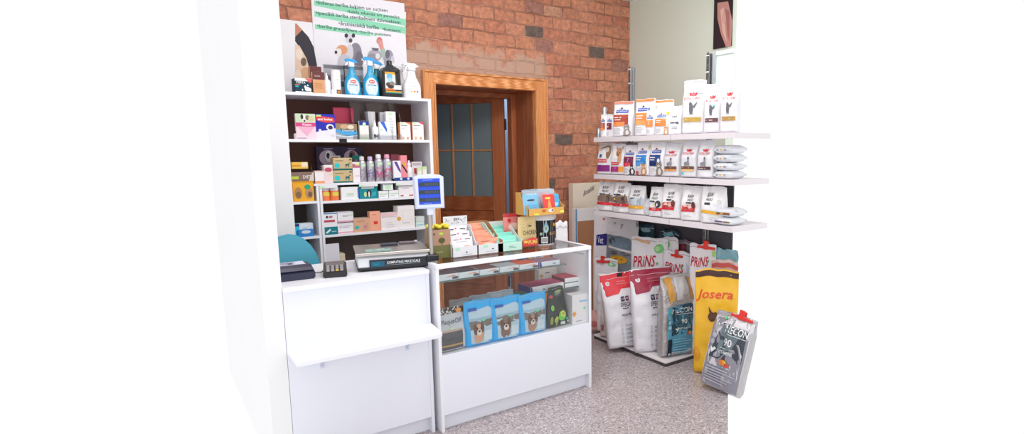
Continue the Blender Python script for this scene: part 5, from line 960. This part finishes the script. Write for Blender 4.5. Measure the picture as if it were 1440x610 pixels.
marks = [('l', .2, .2, .35, .8, 2, '5A5A6A'), ('l', .6, .2, .8, .8, 2, '5A5A6A'), ('e', .45, .5, .06, .2, 'F0B85A')]
zz_ = SH[2]
for k, (hh, lb) in enumerate(((.052, 'lying white pack at the bottom of the pile of four on the second shelf'), (.050, 'lying white pack second from the bottom in the pile of four'), (.050, 'lying white pack third from the bottom in the pile of four'), (.055, 'lying white pack on top of the pile of four on the second shelf'))):
    lying(lb, 1001.5, 1027.5, 252, zz_, 2.87+.004*k, hh, k*4.1, marks, grp='lying white packs'); zz_ += hh+.0005
# --- third shelf: raw food bags
def raw(c, photo, band, ty=.72):
    L = [T('RAW', .3, ty+.04, .66, ty+.15, '26242A', .12), T('PALEO', .28, ty-.07, .66, ty+.015, '3A383E', .12), ('e', .34, ty-.135, .22, .03, '2A282E'), ('l', .24, ty-.145, .44, ty-.125, 1, 'E8E6EA')]
    if photo: L += [('p', [(.0, .34), (1, .32), (1, .56), (.6, .6), (0, .52)], photo[0])]+horse(.7, .3, .34, .9, photo[1])
    L += [('r', .02, .22, 1.0, .32, band), ('l', .3, .25, .75, .3, 1, 'F8E8E8'), ('l', .08, .06, .7, .18, 3, 'D0CED6')]
    return L
PGG = 'grain-free bags on the third shelf'
rp = dict(body=('F1EFF1', 'g'), wr=.008)
gb('first bag on the third shelf with a deer photo and red band', (838.5, 256, 860.5, 299), 3, 2.87, -78, .075, items=raw(0, ('8A7468', '5A4A40'), 'DC3440'), group=PGG, **rp)
gb('second bag on the third shelf with a deer photo, yellow spot and red band', (860, 257, 883, 301.5), 3, 2.868, -78, .075, items=raw(0, ('8A7468', '5A4438'), 'DC3440', .74)+[('e', .22, .46, .05, .03, 'F0D84A')], group=PGG, **rp)
gb('bag with a pale blue cow picture and yellow band on the third shelf', (882.5, 261, 904.5, 304), 3, 2.868, -78, .07, items=raw(0, ('C4CCD6', '9AA4B4'), 'F0B030', .7), group=PGG, **rp)
gb('clear pack of small items squeezed between yellow-band and bullterrier bags', (900, 279, 912.5, 305), 3, 2.90, -78, .05, items=[('l', .2, .1, .8, .8, 6, 'A8AAB4')], name='clear_pack', body=('D4D6DC', 'g'), wr=.008)
gb('bag with a black dog face and red band on the third shelf', (911, 263, 929.5, 307), 3, 2.868, -78, .07, items=raw(0, None, 'DC3440', .66)+[('e', .75, .44, .2, .12, '3A3438'), ('e', .7, .42, .06, .05, 'E0DCDE'), ('e', .5, .4, .04, .03, 'E8D84A')], group=PGG, **rp)
rw = lambda ty=.66: [T('RAW', .34, ty+.04, .64, ty+.13, '26242A', .06), T('PALEO', .34, ty-.05, .62, ty+.015, '3A383E', .06), ('r', .3, ty-.12, .56, ty-.08, '2A282E'), ('p', [(.08, .3), (.72, .3), (.78, ty-.16), (.12, ty-.18)], 'D85048'), ('e', .4, .42, .22, .06, 'F0C8C0'), ('e', .66, .46, .1, .1, '6A3A38'), ('e', .3, .36, .14, .05, 'B83A38'), ('r', .08, .27, .72, .32, 'D02A3A'), ('l', .2, .12, .6, .2, 2, 'D0CED6')]
gb('white bag with a red meat picture, left of two alike on the third shelf', (928.5, 256, 955.5, 309.5), 3, 2.868, -76, .08, items=rw(), group=PGG, **rp)
gb('white bag with a red meat picture, right of two alike on the third shelf', (955.5, 258, 984, 313), 3, 2.87, -74, .08, items=rw(.62), group=PGG, **rp)
gb('tilted wide bag with a white dog and yellow band on the third shelf', (983, 260, 1017, 316.5), 3, 2.868, -72, .09, items=[T('RAW', .26, .72, .52, .84, '26242A', .1), T('PALEO', .24, .62, .5, .69, '3A383E', .1), ('r', .2, .52, .44, .58, '2A282E'), ('e', .68, .48, .22, .14, 'E6E8EE'), ('e', .8, .6, .08, .06, 'CFC9C4'), ('p', [(.06, .3), (.98, .24), (.98, .32), (.2, .38), (.06, .36)], 'F0B428'), ('l', .1, .06, .7, .2, 3, 'CFCBD4')], group=PGG, **rp)
zz_ = SH[3]
lying('low lying pack with purple and brown print, bottom of two', 1004, 1028, 318.5, zz_, 2.862, .05, 3.3, [('r', .05, .2, .5, .6, '7A4A8A'), ('r', .55, .2, .9, .6, '8A6A3A')], grp='lying printed packs')
lying('low lying pack with brown and orange print, top of two', 1006, 1028, 318.5, zz_+.0505, 2.87, .055, 6.3, [('r', .05, .0, .9, .6, '8A5A34'), ('e', .4, .4, .1, .3, 'E0A860')], grp='lying printed packs')
# --- rear row so the shelves are full behind
for k, (px, c) in enumerate(((868, 'CFCED4'), (892, 'C8C7CE'), (930, 'CCCBD2'))):
    gb('pale grey bag in the rear row of the second shelf, '+['behind the purple-band bag', 'behind the plum-panel bag', 'behind the navy-panel bag'][k], (px-12, 200, px+12, 246), 2, 3.06, -85, .08, body=(c, 'g'), group='rear row bags')
for k, px in enumerate((866, 944)):
    gb('pale grey bag in the rear row of the third shelf, '+['behind the deer bags', 'behind the meat-picture bags'][k], (px-14, 256, px+14, 300), 3, 3.06, -85, .08, body=('CFCED4', 'g'), group='rear row bags')
for px, lb in ((862, 'flat box with wine-red edge under the top shelf, left of the plum bags'),):
    p = onx(px, 205, 3.0); mb = MB(); mb.box(-.16, .16, 0, .05, 0, .235, ('8A3A50', 's'), .002); tag(mb.build('flat_carton', None, (3.13, p.y-.02, SH[2]), (0, 0, R(-90))), lb, 'carton')

# ================================================================== gondola: floor-level sacks
BD = .0365
def sack(lb, b, X, rot, d, body, items, z=BD, ytop=None, w=None, plane='x', name='feed_sack', group=None, tilt=(0, 0), nu=10, **k):
    """big sacks whose foot is hidden: placed from the centre column and the top edge"""
    xm = (b[0]+b[2])/2
    top = {'x': onx, 'y': ony}[plane](xm, b[1], X); p = Vector((top.x, top.y, z)); h = min(top.z, .998 if b[0] > 845 else 9)-z
    t = Vector((math.cos(rot), math.sin(rot), 0)); q = Vector((p.x, p.y, z+h*.6)); kx = abs(proj(q+t*.01)[0]-proj(q-t*.01)[0])/.02; w = w or (b[2]-b[0])/kx
    seed = (b[0] % 37)*1.3; mb = MB(); F = bag_mesh(mb, w, h, d, body, seed, **k); art(mb, F, items, 'g', .003, nu); art(mb, F, [('r', .01, .965, .99, .972, 'B9B7BC')], 'g', .001)
    o = mb.build(name, None, p, (tilt[0], tilt[1], rot)); tag(o, lb, 'sack', group); return o, F, w, h
def at_x(px, Y): return ony(px, 400, Y).x
# helper: u,v on a sack from pixels
def uvof(o, w, h, px, py, off=0):
    # intersect the pixel ray with the sack's front centre plane
    M_ = Matrix.Translation(o.location) @ o.rotation_euler.to_matrix().to_4x4(); I = M_.inverted(); c = I @ CAM; d_ = (I.to_3x3() @ ray(px, py)); s = (off-c.y)/d_.y; q = c+d_*s
    return (q.x/w+.5, q.z/h)
def clip(parent, F, u, v, w, label=None, ang=0):
    """red plastic bag clip: bar over the seal with an upright lever"""
    x, y, z = F(u, v, 0); mb = MB(); X_ = Matrix.Translation((x, y, z)) @ Matrix.Rotation(R(ang), 4, 'Y'); C_ = ('E4392F', 's')
    mb.box(-w/2, w/2, -.012, .014, -.009, .009, C_, .003, X_); mb.box(-w*.13, w*.13, -.02, -.008, -.012, .05, C_, .004, X_); mb.box(-w*.13, w*.13, .01, .02, -.012, .04, C_, .004, X_)
    mb.box(-w*.2, w*.2, -.016, -.010, -.008, .012, C_, .002, X_)
    c = mb.build('bag_clip', parent); c['label'] = 'red plastic clip'; return c
WB = ('F1EFF3', 'g')
PR = lambda u0, v0, u1, v1, rise=0: [T('PRiNS', u0, v0, u1, v1, 'C8203A', .05, rise)]
# back rows
o, F, w, h = sack('tall white sack with a navy square label beside the leaning cartons', (832, 291, 857, 480), 3.08, R(-72), .07, ('F3F1F6', 'g'), [('p', [(.2, .76), (.85, .78), (.85, .68), (.2, .67)], '2A2A80'), T('Vet', .28, .69, .6, .75, 'E6E8F6'), ('e', .6, .9, .06, .008, 'E04858'), ('l', .2, .1, .8, .5, 6, 'C8C8D2')], wr=.004)
o, F, w, h = sack('shiny blue-grey foil sack with a yellow oval and folded white top', (849, 306, 893, 480), 3.09, R(-84), .07, ('A9BAC6', 'f'), [('p', [(.0, 1), (1, .98), (1, .80), (.55, .83), (.1, .845), (0, .84)], 'ECEEF2'), ('p', [(.1, .83), (.95, .8), (.95, .72), (.12, .74)], '7E97A8'), ('e', .2, .79, .1, .03, '3A4A54'), ('p', [(.1, .745), (.95, .71), (.95, .69), (.1, .725)], 'F3F3F6'), ('e', .46, .63, .3, .035, 'E6B23A'), ('l', .26, .62, .66, .645, 1, 'A87A2A'), ('l', .2, .67, .85, .7, 2, '5A4A3A'), ('l', .1, .1, .9, .48, 8, '5A7A8A')], wr=.012, nu=12)
o, F, w, h = sack('dark teal foil sack at the back under the shelf, left one', (896, 316, 918, 480), 3.19, R(-88), .03, ('3F6474', 'f'), [('e', .5, .95, .3, .02, 'A8D0DA')], wr=.012, group='dark teal foil sacks')
o, F, w, h = sack('dark teal foil sack at the back under the shelf, right one', (925, 322, 953, 480), 3.19, R(-88), .03, ('2F505E', 'f'), [('e', .5, .95, .3, .02, '78B8C8')], wr=.012, group='dark teal foil sacks')
o, F, w, h = sack('dark grey sack with maroon edge behind the clipped white sacks', (950, 338, 972, 480), 3.19, R(-88), .03, ('76707A', 'g'), [('r', .02, .9, .6, .96, '7A3038')], wr=.010)
o, F, w, h = sack('white sack with a green circle in the second row', (928, 334, 952, 480), 3.15, R(-88), .03, WB, [('e', .35, .93, .16, .035, '86CE7C'), ('e', .3, .925, .08, .02, 'C8E0A8')], wr=.006)
PS = 'white sacks lettered in red'
o, F, w, h = sack('big white sack with red lettering and green circle, no clip, tan folded corner', (885, 334, 936, 480), 3.065, R(-68), .07, WB, [('e', .78, .9, .13, .045, '7CD07A'), ('e', .74, .9, .06, .025, 'B8E6A8')]+PR(.08, .70, .68, .81, .03)+[('e', .75, .76, .03, .012, '6AA85A'), ('p', [(.1, .985), (.55, .96), (.5, .93), (.1, .965)], 'E8B890'), ('p', [(.75, .99), (.97, .965), (.96, .93)], 'DDDCE4')], group=PS, wr=.006)
o, F, w, h = sack('white sack with red lettering closed by a red clip, second in the row', (930, 354, 974, 480), 3.13, R(-76), .05, WB, PR(.08, .79, .66, .88, -.01)+[('e', .64, .85, .03, .012, '6AA85A'), ('p', [(.75, .9), (.98, .8), (.96, .6), (.85, .6)], 'C8D4E2')], group=PS, wr=.008)
clip(o, F, .45, .955, .10, ang=4)
o, F, w, h = sack('white sack with red lettering and red clip at the right, beside the cyan bag', (968, 343, 1005, 480), 3.13, R(-70), .06, WB, PR(.06, .79, .7, .88, .01)+[('e', .72, .85, .03, .012, '6AA85A'), ('e', .93, .92, .08, .03, 'A8D87A')], group=PS, wr=.006)
clip(o, F, .62, .965, .13, ang=4)
o, F, w, h = sack('white sack with red clip and green circle behind the display case corner', (833, 364, 866, 440), 2.99, R(-66), .07, WB, [('e', .75, .92, .16, .03, '8ED89A'), ('e', .72, .92, .08, .016, 'D0F0D0')], wr=.007, group=PS)
clip(o, F, .4, .955, .12, ang=-3)
o, F, w, h = sack('white sack with sideways red letter, partly behind the red-topped sack', (838, 386, 874, 440), 2.94, R(-66), .06, WB, [('e', .72, .72, .09, .035, 'B83A5A'), ('e', .72, .72, .05, .02, 'F0E0E6'), ('l', .2, .3, .8, .5, 3, 'C8C8D4')], wr=.012, group=PS)
o, F, w, h = bag('kibble_bag', 'clear bag of pale kibble with a pink label low at the left end', 'bag', (843, 425, 868, 477), 'x', 2.865, BD, R(-60), .07, ('D9CFC8', 'g'), [('p', [(.0, .75), (1, .7), (1, .98), (0, .98)], 'DFDEE6'), ('r', .5, .06, .98, .52, 'C8525E'), T('411', .58, .36, .84, .46, 'F0D0D0'), ('l', .56, .1, .92, .3, 3, 'E8A8A8'), ('r', .08, .2, .26, .36, 'B86A70')], wr=.012, shoulder=.5, topd=.3)
bag('kibble_bag', 'pinkish bag just visible between the display case and the pink-labelled bag', 'bag', (829, 438, 843, 470), 'x', 2.90, BD, R(-60), .08, ('D8A8A0', 'g'), [('r', .1, .2, .9, .5, 'C87A78')], wr=.006)
# front row: red-topped, maroon-topped, silver
def special(b, z, X, Y, rot, topc, lb, txt, tilt, w, h, seedx):
    p = Vector((X, Y, z)); mb = MB(); F = bag_mesh(mb, w, h, .11, ('EEEDF2', 'g'), seedx, wr=.009, pe=4, shoulder=.62, topw=1.12)
    its = [('p', [(.0, .995), (1.0, .995), (1.0, .79), (.5, .79), (.42, .735), (0, .70)], topc), ('e', .17, .875, .055, .028, 'EFE6EA'), ('e', .17, .875, .03, .015, 'C8B8C0'), ('l', .4, .84, .85, .9, 2, {'E8404A': 'F07A80'}.get(topc, 'B85A6A')), ('r', .02, .93, .98, .935, 'F0C8D0'),
           ('r', .44, .635, .54, .695, '2E3250'), T('U', .465, .65, .515, .682, 'E8E8F0'), ('r', .565, .635, .66, .695, '6A2A50'), T('N', .585, .65, .64, .682, 'E8D8E0'), T('SPECIAL', .42, .565, .76, .62, '2A2A32'), ('r', .46, .535, .62, .545, '3A3A42'), T(txt, .42, .44, .84, .475, '4A4A52')]
    its += [('l', .48, .08+.055*k, .95, .08+.055*k+.035, 2, '9A9AA6') for k in range(5)]+[('e', .40, .10+.055*k, .028, .018, 'B8B4C0') for k in range(5)]+[('e', .40, .10+.055*k, .018, .011, 'EEEDF2') for k in range(5)]+[('l', .42, .03, .55, .045, 1, '5A5A62')]
    art(mb, F, its, 'g', .003, 12); o = mb.build('feed_sack', None, p, (R(tilt[0]), R(tilt[1]), R(rot))); tag(o, lb, 'sack', 'colour-topped white sacks'); return o, F, w, h
p1 = onz(878, 494, BD); o1 = special(None, BD, p1.x+.065, p1.y+.035, -24, 'E8404A', 'white sack with a bright red top and black clip in the front row', 'Adult Medium', (-3, -5), .27, .0+onx(878, 384, p1.x+.05).z-BD, 3.1)
mb = MB(); x, y, z_ = o1[1](.52, .97, 0); mb.box(x-.02, x+.02, y-.012, y+.014, z_-.014, z_+.014, ('26242A', 's'), .003); c_ = mb.build('binder_clip', o1[0]); c_['label'] = 'small black clip'
p2 = onz(905, 500, BD); o2 = special(None, BD, p2.x+.115, p2.y-.01, -24, 'A8304A', 'white sack with a dark raspberry top in the middle of the front row', 'Adult Large', (-3, -2), .29, onx(905, 378, p2.x+.05).z-BD, 7.7)
p3 = onz(938, 509, BD); p4 = onz(979, 503, BD)
wN = (Vector((p4.x, p4.y))-Vector((p3.x, p3.y))).length
NEC = lambda c0, c1, c2: [('p', [(.12, .62), (1.0, .66), (1, .02), (.12, .02)], c0), ('p', [(.12, .62), (.26, .625), (.26, .02), (.12, .02)], c2), ('p', [(.26, .62), (1, .66), (1, .30), (.26, .27)], c1), ('p', [(.3, .44), (.6, .6), (.95, .5), (.9, .34), (.5, .32)], '3E6A7E' if c0 == '5AA0BE' else '7A8088'),
      T('NECON', .27, .54, .9, .60, 'F0F4F6', 0, .012), ('r', .38, .525, .92, .532, 'C8D4DA'), T('90', .56, .41, .72, .47, 'F0F4F6'), ('l', .5, .385, .8, .4, 1, 'A8B8C0'), T('VITAMINS', .5, .335, .88, .36, 'E0E8EC', 0, .006), ('p', [(.42, .30), (.5, .35), (.46, .37), (.43, .35), (.38, .36)], 'F0F4F6'), ('e', .82, .285, .08, .022, 'E8703A'), ('e', .84, .29, .04, .013, 'F0B04A'), ('e', .75, .28, .03, .012, 'C84A3A')]
o, F, w, h = bag('feed_sack', 'silver foil sack with a blue printed panel at the front corner of the base', 'sack', (932, 389, 977, 508.5), 'y', 2.825, BD, R(-14), .10, ('C6C2C2', 'f'), [('p', [(.08, .98), (.3, .97), (.38, .7), (.2, .68)], 'D9A050'), ('p', [(.78, .97), (.95, .96), (.98, .7), (.85, .7)], 'C08A4A'), ('p', [(.35, .97), (.7, .97), (.62, .7), (.42, .7)], 'D6D4D8')]+NEC('5AA0BE', '2A4A5A', '6AB0D0')+[('r', .13, .02, .27, .23, '1E2C3A'), ('r', .15, .03, .24, .06, 'D0D4DA'), ('l', .3, .05, .95, .24, 6, '8AC0D6'), ('e', .19, .5, .05, .025, 'A8D8EA'), ('e', .19, .44, .05, .025, 'A8D8EA'), ('e', .19, .38, .05, .025, 'A8D8EA'), ('e', .19, .57, .04, .012, '4AE0A0')], wr=.010, nu=14, pe=7, shoulder=.75, topd=.3)
# yellow sack and grey sack standing on the floor
o, F, w, h = sack('yellow sack with brown top and red script at the right edge', (977, 380, 1038, 520), 2.98, R(-56), .08, ('F6BE2A', 'g'), [('r', .0, .93, 1, .985, '4A2A26'), ('l', .05, .945, .9, .97, 1, 'C8B0A0'), T('Josera', .03, .70, .86, .81, 'E84A28', .08, .01), ('e', .42, .56, .09, .045, '5A3420'), ('e', .5, .57, .05, .04, '5A3420'), ('p', [(.36, .6), (.42, .6), (.34, .66)], '5A3420'), ('e', .7, .52, .08, .04, '5A3420'), ('e', .8, .55, .03, .03, 'F8F0E0'), ('e', .05, .2, .1, .06, 'E8A020')], z=.0005, wr=.007, nu=12)
o, F, w, h = sack('crumpled cyan bag on the right behind the yellow sack', (1005, 350, 1036, 480), 3.20, R(-84), .025, ('8CC4D2', 'g'), [('l', .1, .6, .9, .9, 4, 'B8E0E8')], z=.0005, wr=.016)
o, F, w, h = sack('pink translucent bag just above the yellow sack', (998, 366, 1036, 480), 3.10, R(-76), .05, ('EBCDC4', 'g'), [('r', 0, .93, 1, .97, 'D86A6A'), ('l', .1, .8, .9, .9, 3, 'E0B0A8')], z=.0005, wr=.012)
pA = onz(983, 543, .0); pB = onz(1026, 561, .0)
ww = (pB-pA).length*1.12
pc = (pA+pB)/2+Vector((0, -.02, 0)); hN = .50
mb = MB(); F = bag_mesh(mb, ww, hN, .11, ('C4C0C4', 'f'), 5.5, wr=.010, pe=4.5, shoulder=.8, topd=.25, topw=1.0)
its = [('p', [(.03, .93), (.97, .95), (.97, .04), (.03, .04)], 'D8D6DC'), ('p', [(.05, .92), (.95, .94), (.95, .05), (.05, .05)], '8E8C98'), ('p', [(.28, .86), (.9, .88), (.9, .42), (.12, .40)], '3C444E'), ('p', [(.3, .84), (.8, .8), (.6, .55), (.3, .5)], '6A7A80'), ('e', .16, .68, .06, .035, 'B8B6C0'), ('e', .14, .6, .06, .035, 'B8B6C0'), T('10', .12, .82, .22, .89, 'E6E6EC'), T('NECON', .38, .76, .92, .85, 'F2F4F6'), ('r', .44, .735, .92, .745, 'C8D0D6'), T('90', .42, .59, .6, .69, 'F2F4F6'), ('l', .36, .55, .68, .57, 1, 'B8C0C8'), T('VITAMINS', .34, .49, .66, .53, 'E0E8EC'), ('p', [(.18, .46), (.3, .53), (.24, .55), (.2, .52), (.13, .54)], 'F0F4F6'), ('e', .5, .38, .09, .04, 'E8803A'), ('e', .53, .39, .05, .025, 'F4C04A'), ('e', .6, .36, .06, .025, 'D84A34'), ('l', .12, .1, .9, .3, 6, 'B4B2BE'), ('e', .3, .93, .04, .015, '5AE06A')]
art(mb, F, its, 'g', .003, 14)
g = mb.build('feed_sack', None, (pc.x, pc.y, .012), (R(-10), R(7), R(-80))); tag(g, 'silver sack with a grey printed panel and red clip, tilting on the floor', 'sack')
clip(g, F, .62, .975, .15, ang=3)

# ================================================================== cartons leaning by the brick wall
p0 = ony(803, 258, 4.20); p1_ = ony(838, 258, 4.20)
mb = MB(); mb.box(p0.x, p1_.x+.1, 4.17, 4.24, 0, p0.z, 'EADCCB', .003)
def PC(u, v, o): q = ony(u, v, 4.17); return (q.x, 4.17-o, q.z)
art(mb, PC, [T('Bonaldis', 820, 276, 835, 268, '4A4450', .1, -9)], 'p', .001, 1)
tag(mb.build('flat_carton', None, None), 'tall cream flat carton with handwriting leaning on the brick wall', 'carton', 'cartons by the brick wall')
p0 = ony(808.5, 294, 4.05); p1_ = ony(831, 294, 4.05); zc = ony(812, 311, 4.05).z
mb = MB(); mb.box(p0.x, p1_.x+.06, 4.04, 4.10, 0, p0.z, 'EDE8EA', .003); mb.box(p0.x, p0.x+.012, 4.036, 4.041, 0, p0.z, '6A9AC4'); mb.box(p0.x+.02, p1_.x+.06, 4.034, 4.041, 0, zc, 'B07A58')
tag(mb.build('flat_carton', None, None), 'white, brown and blue-edged carton in front of the tall cream one', 'carton', 'cartons by the brick wall')
q = spot((833.5, 279, 839, 297), 'x', 2.89, R(-85), SH[3])
# picture on the right wall
def PR_(u, v, o): q = onx(u, v, WX-.012); return (WX-.012-o, q.y, q.z)
a = onx(1004, 8, WX-.012); b_ = onx(1030, 8, WX-.012); zb = onx(1004, 69, WX-.012).z
mb = MB(); mb.box(WX-.012, WX-.002, b_.y, a.y, zb, HC-.16, '33262A', .001)
art(mb, PR_, [('p', [(1009, 4), (1024, 2), (1030, 30), (1028, 66), (1021, 66), (1014, 48), (1009, 26)], 'C48E86'), ('p', [(1013, 14), (1018, 10), (1020, 40), (1022, 60), (1016, 44)], 'E0B4A8'), ('p', [(1020, 12), (1026, 16), (1026, 58), (1023, 50)], 'A8706C'), ('e', 1018, 26, 3, 8, 'D8A49A')], 'p', .001, 4)
tag(mb.build('wall_picture', None, None), 'dark picture with a rosy swirling figure on the pale wall', 'picture')
# ================================================================== light
wd = bpy.data.worlds.new('daylight'); sc.world = wd; wd.use_nodes = True
bg = wd.node_tree.nodes['Background']; bg.inputs[0].default_value = (1, 1, 1, 1); bg.inputs[1].default_value = 1.05
def area(name, loc, rot, sx, sy, e, c=(1, 1, 1)):
    l = bpy.data.lights.new(name, 'AREA'); l.shape = 'RECTANGLE'; l.size = sx; l.size_y = sy; l.energy = e; l.color = c
    o = bpy.data.objects.new(name, l); COL.objects.link(o); o.location = loc; o.rotation_euler = rot; return o
area('overhead_fill', (2.0, 2.6, 2.86), (R(25), 0, R(-10)), 2.4, .8, 45, (1, .98, .97))  # unseen fill added overhead, tilted to brighten the brick wall; no actual fixture
area('front_fill', (-.6, -1.0, 1.8), (R(80), 0, R(-30)), 3.0, 2.0, 12, (.95, .97, 1))  # weak fill added behind the camera, not an actual window
area('back_room_lamp', (2.9, 5.9, 2.6), (0, 0, 0), .5, .5, 22, (.75, .87, 1))
vs = sc.view_settings; vs.view_transform = 'Standard'; vs.look = 'None'; vs.exposure = 0; vs.gamma = 1; vs.use_curve_mapping = False
sc.cycles.max_bounces = 8; sc.cycles.transparent_max_bounces = 24
